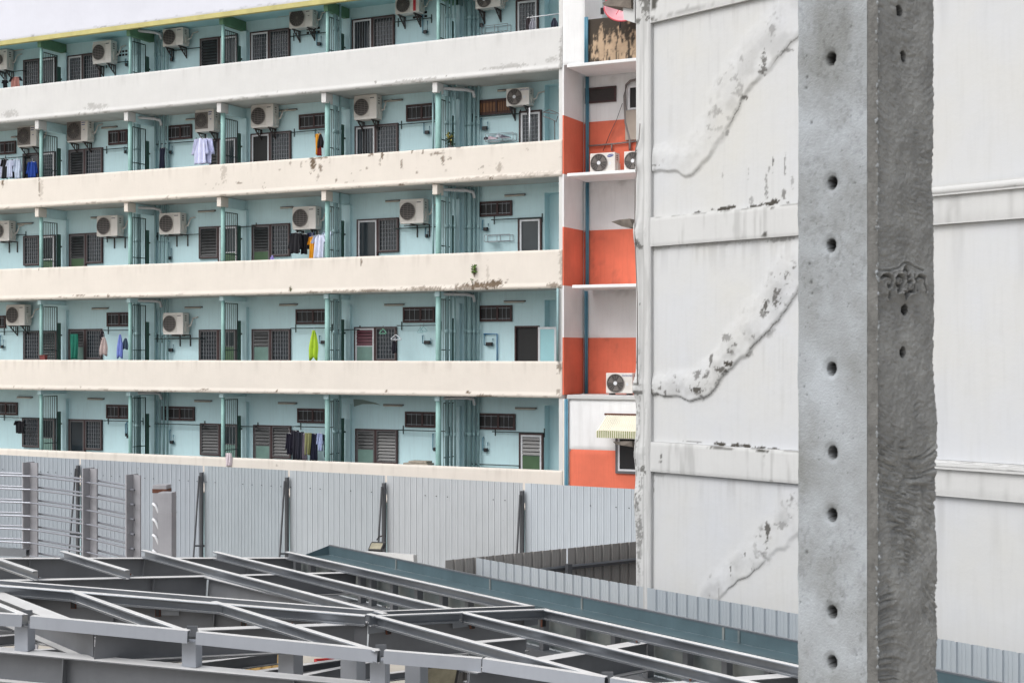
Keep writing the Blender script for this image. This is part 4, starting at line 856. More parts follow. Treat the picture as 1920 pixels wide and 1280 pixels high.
# ------------------------------------------------------------------ the grey wall building on the right
WF = Frame(1.765, 20.3, math.atan2(-0.749, 0.663)); WR = 9.0; WT = 15.0; WN = 0.07
wb_ = thing('grey_wall_building', 'tall blank pale grey wall with raised bands and diagonal plaster ridges', 'building', WF.world(0, 0, 0), WF.a)
MB().box(0.03, WR, WN + .03, 6, 0, WT).build('core', M_walls, wb_)
def wpt(px, py): return WF.hit(px, py, WN)
def bandz(px, y): return WF.hit(px, y, 0)[1]
B = [(bandz(1225, 42), WT), (bandz(1225, 462), bandz(1225, 407)), (bandz(1225, 884), bandz(1225, 828))]
xp0, xp1 = WF.x(1192, 0), WF.x(1219, 0)
R1 = [wpt(*p) for p in ((1218, 303), (1255, 304), (1290, 306), (1315, 285), (1345, 232), (1372, 172), (1408, 130), (1448, 82), (1495, 20), (1540, -40))]
R2 = [wpt(*p) for p in ((1214, 724), (1250, 726), (1290, 728), (1318, 722), (1342, 694), (1385, 650), (1425, 600), (1450, 568), (1495, 505), (1560, 430))]
R3 = [wpt(*p) for p in ((1325, 1120), (1352, 1095), (1400, 1055), (1440, 1015), (1495, 965), (1560, 910))]
R4 = [wpt(*p) for p in ((1440, 590), (1440, 560), (1470, 530))]
def wy(X, Z):
    Y = WN - 0.006 * fbm(X * 1.2, Z * 1.2, 61) - 0.002 * fbm(X * 7, Z * 7, 62)
    for i, (R, wd, hh, sd) in enumerate(((R1, .21, .036, 71), (R2, .17, .042, 72), (R3, .17, .020, 73))):
        d, t, sg = segdist(X + .03 * (fbm(X * 5, Z * 5, sd + 5) - .5), Z + .12 * (fbm(X * 4, Z * 4, sd + 6) - .5), R)
        wd2 = wd * (.85 + .9 * t) * (.75 + .6 * fbm(X * 3, Z * 3, sd)); low = sg < 0
        k = np.where(low, sstep(wd2 * .86, wd2 * .58, d), sstep(wd2 * 1.5, wd2 * .1, d))
        Y = Y - hh * k * (.78 + .22 * fbm(X * 4, Z * 4, sd + 1) + .05 * fbm(X * 16, Z * 16, sd + 2))
    return Y
def wd_(X, Z):
    M = np.zeros(X.shape); n1 = fbm(X * 9, Z * 9, 81, 5); n2 = fbm(X * 24, Z * 24, 82, 4); n3 = fbm(X * 2.2, Z * 2.2, 83)
    for i, (R, wd, sd) in enumerate(((R1, .21, 71), (R2, .17, 72), (R3, .17, 73))):
        d, t, sg = segdist(X + .03 * (fbm(X * 5, Z * 5, sd + 5) - .5), Z + .12 * (fbm(X * 4, Z * 4, sd + 6) - .5), R)
        wd2 = wd * (.85 + .9 * t) * (.75 + .6 * fbm(X * 3, Z * 3, sd)); low = sg < 0
        crack = sstep(.012, .002, np.abs(d - wd2 * .72)) * low * sstep(.40, .62, fbm(X * 1.6, Z * 1.6, 84 + i) + .12 * (i == 1))
        soot = sstep(.55, .68, n1 * .65 + n2 * .35) * sstep(wd2 * 1.2, wd2 * .6, d)
        M = np.maximum(M, crack * .75); M = np.maximum(M, soot * sstep(.38, .58, n3 + .04 * i) * (.45, .8, .75)[i])
        M = np.maximum(M, (.20, .24, .26)[i] * sstep(.35, .75, fbm(X * 4, Z * 4, 87 + i)) * sstep(wd2 * 1.1, wd2 * .4, d))
        M = np.maximum(M, .10 * sstep(.4, .7, n3) * sstep(wd2 * 1.2, wd2 * .5, d))
    spots = [(1460, 555, 9, 24, .85), (1440, 572, 8, 12, .9), (1434, 590, 6, 9, .7), (1370, 680, 12, 6, 1), (1355, 692, 12, 6, .9), (1312, 730, 14, 6, .95), (1335, 678, 5, 16, .8), (1330, 700, 6, 9, .7), (1310, 702, 8, 10, .7), (1365, 632, 12, 7, .6),
             (1440, 998, 6, 22, .9), (1465, 984, 14, 8, .5), (1398, 1036, 2.5, 7, .9), (1372, 1066, 2, 9, .9), (1225, 735, 10, 4, .8), (1200, 738, 12, 6, .6),
             (1436, 110, 6, 14, .8), (1432, 134, 8, 10, .8), (1452, 60, 6, 18, .5), (1400, 183, 10, 4, .8), (1363, 250, 5, 6, .5), (1478, 95, 16, 3, .6), (1232, 311, 14, 3, .7), (1221, 312, 5, 5, .9),
             (1310, 398, 12, 3, .9), (1355, 392, 22, 5, 1), (1372, 388, 10, 4, 1), (1415, 387, 16, 4, .9), (1440, 382, 14, 5, 1), (1453, 377, 10, 5, 1), (1478, 380, 12, 3, .9), (1409, 377, 5, 9, .45), (1437, 364, 4, 13, .6), (1437, 340, 3, 18, .5), (1470, 362, 5, 9, .7), (1486, 345, 3, 14, .4), (1404, 325, 3, 16, .4), (1450, 305, 2, 14, .8), (1472, 310, 2.5, 18, .6), (1442, 318, 2, 8, .5), (1355, 327, 2, 5, .4),
             (1352, 832, 16, 4, 1), (1380, 835, 16, 4, 1), (1400, 838, 9, 5, 1), (1425, 840, 16, 4, 1), (1450, 841, 16, 3, .9), (1300, 828, 30, 1.5, .6), (1238, 465, 30, 3, .35), (1350, 457, 90, 3, .35), (1460, 450, 30, 4, .5), (1235, 890, 20, 3, .3), (1225, 470, 4, 30, .3), (1225, 895, 4, 25, .4), (1222, 50, 5, 30, .25),
             (1350, 1110, 1.2, 12, .5)]
    M = np.maximum(M, spot_mask(X, Z, WF, spots, WN, 132))
    st = fbm(X * 16, Z * .55, 91); M = np.maximum(M, .07 * sstep(.62, .8, st) * sstep(.4, .7, n3)); 
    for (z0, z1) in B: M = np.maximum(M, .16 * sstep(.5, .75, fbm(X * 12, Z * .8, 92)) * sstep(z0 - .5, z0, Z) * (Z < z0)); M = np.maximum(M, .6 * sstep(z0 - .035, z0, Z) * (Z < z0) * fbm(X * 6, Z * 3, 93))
    return M
xs_ = xp1; prev = 0.0
# three sheets between the bands
zz = [(0.6, B[2][0]), (B[2][1], B[1][0]), (B[1][1], B[0][0])]
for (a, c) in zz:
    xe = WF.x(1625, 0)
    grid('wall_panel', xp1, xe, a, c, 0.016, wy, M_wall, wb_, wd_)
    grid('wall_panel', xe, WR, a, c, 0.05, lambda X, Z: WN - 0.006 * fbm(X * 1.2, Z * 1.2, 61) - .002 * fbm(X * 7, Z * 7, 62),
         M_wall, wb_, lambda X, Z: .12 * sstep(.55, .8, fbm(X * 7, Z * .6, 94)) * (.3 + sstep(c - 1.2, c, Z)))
def bdirt(lo, hi, sp):
    def f(X, Z):
        M = spot_mask(X, Z, WF, sp, 0, 132); M = np.maximum(M, .22 * sstep(.55, .75, fbm(X * 14, Z * 1.2, 95))); M = np.maximum(M, .7 * sstep(hi - .02, hi, Z) * sstep(.45, .6, fbm(X * 4, Z * 4, 96))); return M
    return f
bs = {0: [(1208, 10, 8, 40, .9), (1226, 8, 9, 30, .95), (1204, 28, 6, 14, .9), (1215, 38, 20, 5, .9), (1290, 18, 60, 4, .35), (1225, 38, 12, 4, .8)], 1: [(1433, 441, 4, 5, .9), (1447, 390, 5, 4, .8), (1360, 392, 20, 3, .8)],
      2: [(1240, 858, 2.5, 8, 1), (1239, 864, 5, 2.5, .9), (1432, 846, 20, 3, 1), (1355, 840, 30, 2, .8), (1434, 862, 1.5, 14, .4), (1447, 902, 8, 2, .6)]}
for i, (z0, z1) in enumerate(B):
    bb = MB().box(xp1 - .002, WR, .006, WN + .03, z0 + .003, z1 - .003).build('raised_band', M_walls, wb_)
    xe = WF.x(1500, 0)
    grid('band_face', xp1 - .002, xe, z0, z1, .03 if i else .05, lambda X, Z: -.003 * fbm(X * 2, Z * 2, 97), M_walls, bb, bdirt(z0, z1, bs[i]), .008)
    grid('band_face', xe, WR, z0, z1, .06, lambda X, Z: -.003 * fbm(X * 2, Z * 2, 97), M_walls, bb, bdirt(z0, z1, []), .008)
# the drip moulding seen right of the pole
def mould(z0, z1):
    grid('drip_moulding', WF.x(1640, 0), WR, z0, z1, .03, lambda X, Z: -.05 - .012 * fbm(X * 2, Z * 4, 98), M_walls, MB().box(WF.x(1640, 0), WR, -.045, .02, z0 + .004, z1 - .004).build('drip_moulding', M_walls, wb_),
         lambda X, Z: .35 * sstep(.55, .75, fbm(X * 6, Z * 6, 99)), .0)
mould(WF.hit(1840, 361, 0)[1], WF.hit(1840, 343, 0)[1] + .02)
mould(WF.hit(1840, 884, 0)[1], WF.hit(1840, 870, 0)[1])
# corner pilaster: uneven plaster with lumps
def py_(X, Z):
    Y = -.006 - .012 * fbm(X * 4, Z * 1.3, 101)
    for (y, h, a) in ((303, .28, .04), (440, .45, .07), (725, .3, .07), (850, .4, .05), (945, .6, .04)):
        zc_ = WF.hit(1200, y, 0)[1]; Y = Y - a * np.exp(-((Z - zc_) / (h * .5)) ** 2) * (.5 + fbm(X * 6, Z * 6, 102)) * sstep(xp1, xp0, X)
    groove = sstep(.012, .004, np.abs(X - (xp0 + (xp1 - xp0) * .62))); return Y + .006 * groove
def pd_(X, Z):
    M = .9 * sstep(.60, .68, fbm(X * 26, Z * 9, 103, 5)) * sstep(.42, .62, fbm(X * 2, Z * 1.1, 104)) * sstep(xp1, xp0, X)
    sp = [(1194, 290, 4, 30, 1), (1192, 310, 3, 14, .9), (1200, 455, 7, 10, .8), (1204, 462, 6, 7, .8), (1197, 458, 6, 4, .9), (1201, 570, 1.5, 2, 1), (1200, 1010, 8, 60, .6), (1198, 735, 12, 5, .8), (1205, 880, 8, 8, .8), (1196, 850, 1.5, 50, .6), (1200, 720, 12, 3, .7), (1212, 8, 14, 30, .8), (1198, 40, 9, 6, .8)]
    M = np.maximum(M, spot_mask(X, Z, WF, sp, 0, 132)); M = np.maximum(M, .35 * sstep(.012, .003, np.abs(X - (xp0 + (xp1 - xp0) * .62))))
    M = np.maximum(M, .18 * sstep(.5, .7, fbm(X * 20, Z * 1, 105)))
    return M
pil = MB().box(xp0 + .004, xp1 - .004, .012, 6, 0, WT).build('corner_pilaster', M_walls, wb_)
grid('rough_face', xp0, xp1 - .0, 0, WT, .018, py_, M_walls, pil, pd_, .014)
grid('rough_edge', -.02, xp0 + .02, 0, WT, .03, lambda X, Z: .02 - .012 * fbm(X * 9, Z * 2, 107), M_walls, pil, pd_, .03)
# broken concrete stubs left on the corner
M_stub = mat('broken_concrete', srgb(104, 97, 90), .95, .3, 7, .5, 25, 0, spots=.3, spotcol=srgb(70, 62, 56), sscale=9)
def stub(pts, dep, name='broken_stub', m=None, n=0.25):
    P = [WF.hit(x, y, n) for x, y in pts]; k = len(P); vs = [(p[0], n - dep / 2 + random.uniform(-.02, .02), p[1]) for p in P] + [(p[0], n + dep / 2, p[1] - .02) for p in P]
    MB().add(vs, [tuple(range(k)), tuple(k + i for i in reversed(range(k)))] + [(i, (i + 1) % k, k + (i + 1) % k, k + i) for i in range(k)]).build(name, m or M_stub, wb_)
stub(((1159, 417), (1172, 413), (1193, 411), (1200, 428), (1188, 428), (1175, 425)), .25)
stub(((1162, 827), (1180, 826), (1196, 826), (1196, 837), (1180, 834), (1166, 832)), .25)
stub(((1147, 10), (1160, 2), (1200, -6), (1200, 20), (1178, 17), (1150, 15)), .4)
stub(((1180, -6), (1202, -6), (1202, 46), (1196, 44), (1184, 40)), .3, 'beam_end', M_walls)
b = MB(); P = [WF.hit(x, y, -.07) for x, y in ((1200, 232), (1198, 262), (1192, 278), (1190, 300), (1194, 318), (1191, 345), (1190, 430), (1195, 560), (1195, 720))]
b.tube([(p[0], -.07, p[1]) for p in P], .008, 5); b.build('loose_cable', M_greypipe, wb_, smooth=True)

# ------------------------------------------------------------------ metal hoardings
def sheet_mesh(x0, x1, z0, z1f, pitch=.165, rib=.03, dep=.022, phase=0.0, b=None, steps=None, mir=1):
    """ribbed sheet in the plane y = 0 (front -y): flat pans, narrow ribs standing forward"""
    b = b or MB(); prof = []; x = x0 + phase
    prof.append((x0, 0))
    while x + pitch < x1:
        f = x + pitch - rib
        prof += [(f - .006, 0), (f, -dep * mir), (f + rib - .008, -dep * mir), (f + rib, 0)]
        for q in (.33, .66):
            m_ = x + pitch + (pitch - rib) * q
            if m_ + .01 < min(x1, x + 2 * pitch - rib - .01): prof += [(m_ - .006, 0), (m_, -.005 * mir), (m_ + .006, 0)]
        x += pitch
    prof.append((x1, 0)); prof = sorted([p for p in prof if x0 <= p[0] <= x1])
    vs = []
    for (xx, yy) in prof: vs += [(xx, yy, z0), (xx, yy, z1f)]
    b.add(vs, [(2 * i, 2 * i + 2, 2 * i + 3, 2 * i + 1) for i in range(len(prof) - 1)]); return b
HZT = HC - 2.9
a0 = (-14.65, 40.7); a1 = (2.63, 30.4); BF = Frame(a1[0], a1[1], math.atan2(a1[1] - a0[1], a1[0] - a0[0]))
hf = thing('hoarding_fence', 'long tall blue-grey ribbed metal hoarding below the balcony block', 'fence', BF.world(0, 0, 0), BF.a)
cuts = [-140, 150.5, 382, 542, 724, 982.5, 1235]
SH = [mat('metal_sheet_%d' % i, srgb(*c_), .42, .07, .3, 0, 10, .22, metal=.25, spots=.05, spotcol=srgb(120, 120, 122), sscale=2.5) for i, c_ in enumerate(((158, 167, 176), (164, 172, 181), (168, 177, 184), (174, 181, 187), (182, 187, 192), (186, 194, 202)))]
for i in range(6):
    xa_, xb_ = BF.x(cuts[i], 0) + .03, BF.x(cuts[i + 1], 0) - .03
    p_ = [.165, .16, .11, .165, .165, .165][i]
    q = sheet_mesh(xa_, xb_, 0.02, HZT, p_, .022 if i > 1 else .04, .013, random.uniform(0, .1), steps=1).build('sheet_panel', SH[i], hf)
    q.modifiers.new('solid', 'SOLIDIFY').thickness = .004
    if i:
        xc = BF.x(cuts[i], 0); MB().box(xc - .045, xc + .045, .02, .035, HZT - .45, HZT - .16).build('backing_strip', M_sheet2, hf)
        MB().box(xc - .04, xc + .04, -.12, -.05, 0, HZT - .17).build('post', M_darksteel, hf)
        b = MB(); b.obox((xc - .01, -.16, HZT - .25), (xc - .04, -.50, HC - 6.9), -.016, .016, -.016, .016); b.obox((xc, -.14, HC - 4.95), (xc - .02, -.31, HC - 4.93), -.02, .02, -.02, .02)
        b.build('brace', M_darksteel, hf)
xx = BF.x(-100, 0); nsc = 0
while xx < BF.x(1230, 0):
    if random.random() < .5: MB().box(xx - .012, xx + .012, -.034, -.026, HZT - .42, HZT - .40).build('screw', M_blk, hf)
    xx += .31
b = MB()
for z in (HC - 3.25, HC - 5, HC - 6.4): b.box(BF.x(-130, 0), BF.x(1230, 0), .03, .08, z, z + .05)
b.build('rail', M_darksteel, hf)
# hoarding that runs along the grey wall
p0 = (-.0251 * 20.2 * 1.0, 20.2); VA = (0.663, -0.749)
s_ = (HZT, ); Z0 = F * 2.9 / (1045 - HZ); X0 = (893 - 960) / F * Z0; Z1 = F * 2.9 / (1224 + .0 - HZ); X1 = (1920 - 960) / F * Z1
RF = Frame(X0, Z0, math.atan2(Z1 - Z0, X1 - X0))
rf = thing('hoarding_fence', 'pale ribbed metal hoarding running along the foot of the grey wall', 'fence', RF.world(0, 0, 0), RF.a)
cuts = [893, 1207, 1214, 1640, 1646, 2100]
for i, (c0, c1) in enumerate(((893, 1206), (1214, 1660), (1662, 2100))):
    q = sheet_mesh(RF.x(c0, 0), RF.x(c1, 0), 0.02, HZT, .17, .035, .026).build('sheet_panel', (M_sheet2, M_sheet, M_sheet)[i], rf); q.modifiers.new('solid', 'SOLIDIFY').thickness = .003
b = MB(); sc = MB()
xr0, xr1 = 0, RF.x(2100, 0)
for z in (HZT - .42, HZT - 2.2, .5): b.box(xr0, xr1, .02, .07, z, z + .05)
b.build('rail', M_darksteel, rf)
for px in (900, 1100, 1210, 1400, 1660, 1800):
    x = RF.x(px, 0); MB().box(x - .04, x + .04, .075, .155, 0, HZT - .36).build('post', M_darksteel, rf)
i = 0; x = .2
while x < xr1:
    sc.box(x - .012, x + .012, -.034, -.024, HZT - .40, HZT - .376); x += .34
sc.build('screws', M_blk, rf)
# short hoarding at right angles, seen from its dark back
Z0 = F * 2.9 / (1050 - HZ); X0 = (835 - 960) / F * Z0; Z1 = F * 2.9 / (1015 - HZ); X1 = (1190 - 960) / F * Z1
PF = Frame(X0, Z0, math.atan2(Z1 - Z0, X1 - X0))
pf = thing('hoarding_fence', 'short dark-backed metal hoarding between the yard and the grey wall corner', 'fence', PF.world(0, 0, 0), PF.a)
for i, (c0, c1) in enumerate(((835, 1062), (1065, 1235))):
    q = sheet_mesh(PF.x(c0, 0), PF.x(c1, 0), 0.02, HZT, .17, .04, .024, mir=-1).build('sheet_panel', M_sheetback, pf); q.modifiers.new('solid', 'SOLIDIFY').thickness = .003
b = MB(); lp = MB()
zr1 = HC - .392 * 0 - (PF.hit(1100, 1052, -.05)[1] * 0) ; zr1 = PF.hit(1100, 1056, -.06)[1]
b.box(.2, PF.x(1235, 0), -.08, -.012, zr1 - .06, zr1); b.build('rail', M_darksteel, pf)
lp.box(.2, PF.x(1235, 0), -.10, -.081, zr1 - .018, zr1 + .012); lp.build('rail_flange', M_zinc, pf)
for px in (1063, 880): x = PF.x(px, -.1); MB().box(x - .04, x + .04, -.18, -.105, 0, zr1 - .02 if px < 1000 else zr1 + .04).build('post', M_darksteel, pf)
# floodlight and plaster slab by the fence
def flood(px, py, d, s, label, tilt=.3, rz=0.0):
    u = (px - 960) / F; loc = Vector((u * d, d, HC - (py - HZ) / F * d)); o = thing('floodlight', label, 'floodlight', loc, rz, 'site floodlights')
    T = Matrix.Rotation(tilt, 4, 'X')
    def mk(b, nm, m, bv=0):
        b.v = [tuple(T @ Vector(v)) for v in b.v]; return b.build(nm, m, o, bevel=bv)
    mk(MB().box(-.16 * s, .16 * s, -.03 * s, .05 * s, -.11 * s, .11 * s), 'housing', M_blk, .012); mk(MB().box(-.13 * s, .13 * s, -.036 * s, -.0305 * s, -.085 * s, .085 * s), 'lens', M_lens)
    mk(MB().tube([(-.165 * s, .02, 0), (-.165 * s, .02, .16 * s), (.165 * s, .02, .16 * s), (.165 * s, .02, 0)], .013 * s, 6), 'yoke', M_blk)
    b = MB()
    for i in range(7): b.box(-.14 * s + .045 * s * i, -.125 * s + .045 * s * i, .051 * s, .085 * s, -.09 * s, .09 * s)
    mk(b, 'cooling_fins', M_blk); MB().tube([(0, .02, .15 * s), (0, .1, .2 * s), (0, .3, .2 * s)], .015 * s, 6).build('arm', M_blk, o)
    return o
flood(706, 1025, 25.8, .85, 'black site floodlight standing over the pale slab by the metal hoarding', -.9, -.3)
Z = 25.0; x0 = (688 - 960) / F * Z; x1 = (787 - 960) / F * Z; z1 = HC - (1033 - HZ) / F * Z
o = thing('plaster_slab', 'pale flat cement slab edge behind the teal gutter', 'slab', (0, 0, 0)); MB().obox((x0, Z, z1 - .3), (x1, Z - 1.0, z1 - .22), -.04, .04, -.5, .3).build('slab_panel', M_walls, o)
# ------------------------------------------------------------------ steel roof frame in the foreground
SF = Frame(0, 0, math.atan2(-0.786, 0.618)); PT = .079; PH = 2.9; PB = 10.17
def rp(px, py, off=0.0):
    """where a photo point meets the shallow roof plane (off = metres above it)"""
    u = (px - 960) / F; v = (py - HZ) / F; k = .786 * u + .618
    Z = (PH - off - PT * PB) / (v - PT * k); return Vector((u * Z, Z, HC - v * Z))
sf = thing('steel_roof_frame', 'unfinished roof of grey steel beams and purlins on square posts', 'roof frame', (0, 0, 0))
def ibeam(P, Q, fw=.15, dp=.30, name='rafter', t=.012, ext=0.0, m=None, stiff=0):
    P, Q = Vector(P), Vector(Q); d = (Q - P).normalized(); P = P - d * ext; Q = Q + d * ext
    b = MB(); b.obox(P, Q, -fw / 2, fw / 2, -t, 0); b.obox(P, Q, -.005, .005, -dp + t + .001, -t - .001); b.obox(P, Q, -fw / 2, fw / 2, -dp, -dp + t)
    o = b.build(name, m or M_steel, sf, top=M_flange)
    L = (Q - P).length; s = MB(); n = int(stiff)
    for i in range(n):
        c = P + d * (L * (i + .5) / n); s.obox(c - d * .005, c + d * .005, -fw / 2 + .01, fw / 2 - .01, -dp + t + .002, -t - .002)
    if n: s.build('stiffener', M_steel, o)
    return o
def cpur(P, Q, side=1, h=.115, w=.05, name='purlin', m=None, capc=True):
    P, Q = Vector(P), Vector(Q); t = .005; b = MB(); s = side
    a = lambda r0, r1: (min(r0 * s, r1 * s), max(r0 * s, r1 * s))
    b.obox(P, Q, *a(-t, 0), -h, 0); b.obox(P, Q, *a(0, w), -t, 0); b.obox(P, Q, *a(0, w), -h, -h + t)
    r = (Q - P).normalized().cross(Vector((0, 0, 1))).normalized() * (s * w); dn = Vector((0, 0, 1))
    b.tube([P + r - dn * .010, Q + r - dn * .010], .011, 8); b.obox(P, Q, *a(w - t, w), -h + t + .001, -h + .02)
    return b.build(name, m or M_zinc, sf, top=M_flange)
# horizontal purlins parallel to the grey wall: fitted line per purlin
def purlin(x0, x1, m_, side=1, H=None):
    # line with slope m_ through the vanishing point of SF.ex, height from the roof plane
    d = (PH - PT * PB) / (1.2727 * m_ - PT) ; Hh = PH + PT * (d - PB)
    def at(px):
        u = (px - 960) / F; a = d * (.618 * u - .786) / (.618 + .786 * u); return Vector((a * .618 + d * .786, -a * .786 + d * .618, HC - Hh))
    return at(x0), at(x1)
VX = -1140.0
def ml(px, py): return (py - HZ) / (px - VX)
for (xa_, xb_, px, py, s) in ((-60, 71, 40, 1060, 1), (120, 243, 180, 1050, 1), (272, 727, 500, 1090, 1), (406, 848, 600, 1080, 1), (541, 1001, 760, 1082, 1),
                               (135, 353, 240, 1142, 1), (405, 713, 550, 1170, 1), (695, 1140, 900, 1204, 1), (867, 1500, 1060, 1192, 1), (1022, 1700, 1230, 1187, 1), (-60, 52, 0, 1131, 1), (-60, -20, 0, 1060, 1)):
    P, Q = purlin(xa_, xb_, ml(px, py)); cpur(P, Q, s)
# pairs of channels along the bend
def chan(p, q, side): cpur(rp(*p), rp(*q), side, name='hip_channel')
chan((-60, 1083), (711, 1145), -1); chan((-60, 1090), (686, 1151.5), 1)
chan((713, 1145.5), (1003, 1135), -1); chan((693, 1152.5), (862, 1146), 1); chan((868, 1145.5), (1024, 1140), 1)
# rafters (top flange just under the purlins)
o1 = -.118
ibeam(rp(-60, 1046, o1), rp(556, 1045, o1), .15, .30, stiff=3)
ibeam(rp(-60, 1089, o1), rp(388, 1079, o1), .16, .30, stiff=2); ibeam(rp(392, 1079, o1), rp(668, 1072, o1), .15, .30)
ibeam(rp(392, 1080, o1), rp(640, 1141, o1), .17, .30, 'girder')
ibeam(rp(-60, 1108, o1), rp(690, 1164, o1), .14, .40, 'girder', stiff=4); ibeam(rp(694, 1164, o1), rp(990, 1154, o1), .14, .40, 'girder')
ibeam(rp(180, 1186, o1), rp(665, 1168, o1), .16, .27, stiff=0)
ibeam(rp(-60, 1086 + 5, o1 + .04), rp(176, 1184, o1), .18, .27, 'girder')
ibeam(rp(880, 1204, o1), rp(985, 1195, o1), .12, .40); ibeam(rp(880, 1258, o1), rp(1212, 1201, o1), .18, .30); ibeam(rp(1150, 1290, o1), rp(1500, 1263, o1), .17, .30)
# open cleats on the deep girder
def onweb(px, py, p, q, off=.03):
    P, Q = rp(*p, o1), rp(*q, o1); dx, dy = Q.x - P.x, Q.y - P.y; u = (px - 960) / F
    # vertical plane through the girder, shifted towards the camera
    L = math.hypot(dx, dy); nx, ny = dy / L, -dx / L
    Z = (nx * P.x + ny * P.y + off) / (nx * u + ny); return Vector((u * Z, Z, HC - (py - HZ) / F * Z)), math.atan2(dy, dx)
GA, GB = ((-60, 1108), (690, 1164)), ((694, 1164), (990, 1154))
for (px, py, G) in ((139, 1130, GA), (297, 1145, GA), (458, 1164, GA), (727, 1178, GB), (884, 1168, GB), (1017, 1165, GB)):
    c, an = onweb(px, py, *G); MB().box(-.028, .028, -.03, .0, -.055, .055).build('cleat', M_rust, sf, loc=c).rotation_euler = (0, 0, an)
    MB().box(-.022, .022, -.036, -.031, -.048, .048).build('cleat_opening', M_black, sf, loc=c).rotation_euler = (0, 0, an)
    c, an = onweb(px + (22 if G is GA else -22), py - 2, *G); MB().box(-.10, .10, -.012, -.004, -.055, .065).build('cleat_plate', M_zinc, sf, loc=c).rotation_euler = (0, 0, an)
# eave channel along the front, on stub posts over the main beam
EV = [(-60, 1146), (42, 1152), (57, 1154), (352, 1182), (368, 1184), (708, 1218), (720, 1219), (903, 1234), (905, 1234), (1134, 1269), (1144, 1270), (1300, 1296)]
for i in range(0, len(EV), 2): cpur(rp(*EV[i]), rp(*EV[i + 1]), -1, .115, .06, 'eave_channel', M_post)
for (px, py) in ((50, 1153), (360, 1183), (714, 1218.5), (1139, 1270)):
    c = rp(px, py, -.06); q = MB().box(-.05, .05, .0, .02, -.05, .05).build('splice_plate', M_steel, sf, loc=c)
B0, B1 = rp(-80, 1209, -.36), rp(780, 1289, -.36); ibeam(B0, B1, .20, .29, 'main_beam', stiff=2)
dB = (B1 - B0)
for (px, py, tp) in ((43, 1172, 1), (357, 1201, 1), (710, 1236, 1)):
    c = rp(px, py, -.12); u = (px - 960) / F
    # foot on the main beam top
    t = (u * B0.y - B0.x) / (dB.x - u * dB.y); zf_ = (B0 + dB * t).z
    q = MB().box(-.075, .075, -.03, .09, zf_ - c.z, 0).build('stub_post', M_post, sf, loc=c, bevel=.006); q.rotation_euler = (0, 0, -.3)
MB().obox(rp(892, 1252, -.12), rp(915, 1255, -.12), -.05, .05, -.015, 0).build('cap_plate', M_zinc, sf)
for (px, py) in ((272, 1044), (406, 1044), (541, 1045), (243, 1078), (392, 1077), (524, 1074), (655, 1071), (497, 1172), (545, 1170), (120, 1046), (70, 1083), (660, 1168), (1190, 1204), (1290, 1276)):
    c = rp(px, py, o1 + .002); q = MB().box(-.05, .05, -.035, .035, 0, .008).build('purlin_clip', M_zinc, sf, loc=c); q.rotation_euler = (0, 0, SF.a)
    MB().tube([(.03, 0, .008), (.03, 0, .024)], .011, 6).build('bolt', M_rust, q)
# square posts down to the yard
for (px, w_, py) in ((545, .2, 1200), (662, .2, 1216), (781, .2, 1198)):
    c = rp(px, py, -.42); MB().box(-w_ / 2, w_ / 2, -w_ / 2, w_ / 2, -c.z, 0).build('post', M_post, sf, loc=c, bevel=.01).rotation_euler = (0, 0, SF.a + .5)
for (px, py, w_) in ((818, 1200, .07), (832, 1200, .09), (889, 1205, .10)):
    c = rp(px, py, -.9); MB().box(-w_ / 2, w_ / 2, -w_ / 2, w_ / 2, -c.z, .1).build('strut', M_darksteel, sf, loc=c)
# lower tie beams
for (a, b_, off, dp) in (((-60, 1196), (160, 1178), -.75, .12), ((180, 1232), (500, 1206), -.65, .12), ((200, 1263), (520, 1222), -.85, .14), ((450, 1262), (700, 1226), -.9, .10), ((540, 1270), (700, 1238), -.95, .22), ((60, 1238), (200, 1262), -.8, .08), ((-60, 1290), (130, 1268), -.95, .10), ((-60, 1172), (120, 1195), -1.0, .12), ((0, 1222), (260, 1205), -1.1, .08), ((930, 1225), (1110, 1208), -1.0, .12), ((880, 1280), (1200, 1232), -1.2, .12), ((720, 1262), (900, 1240), -1.2, .10)):
    ibeam(rp(*a, off), rp(*b_, off), .10, dp, 'tie_beam')
# studs and sheet under the gutter
gd = 10.50
def gp(px, d, z):
    u = (px - 960) / F; a = d * (.618 * u - .786) / (.618 + .786 * u); return SF.world(a, d, z)
gl = MB()
for px in (556, 584, 620, 677, 697, 737, 783, 830, 878, 1018, 1087, 1152, 1213, 1287, 1360, 1440, 1530):
    c = gp(px, gd, HC - 3.02); q = MB(); q.box(-.012, .06, -.045, .045, -.42, 0); q.build('gutter_stud', M_steel, sf, loc=c).rotation_euler = (0, 0, SF.a)
xa_ = SF.x(552, gd); 
P, Q = gp(552, gd + .12, HC - 3.02), gp(1700, gd + .12, HC - 3.02)
MB().obox(P, Q, -.004, .004, -.42, 0).build('gutter_backing', M_studback, sf)
P, Q = gp(552, gd, HC - 3.44), gp(1700, gd, HC - 3.44); MB().obox(P, Q, -.06, .06, -.10, 0).build('gutter_beam', M_steel, sf)
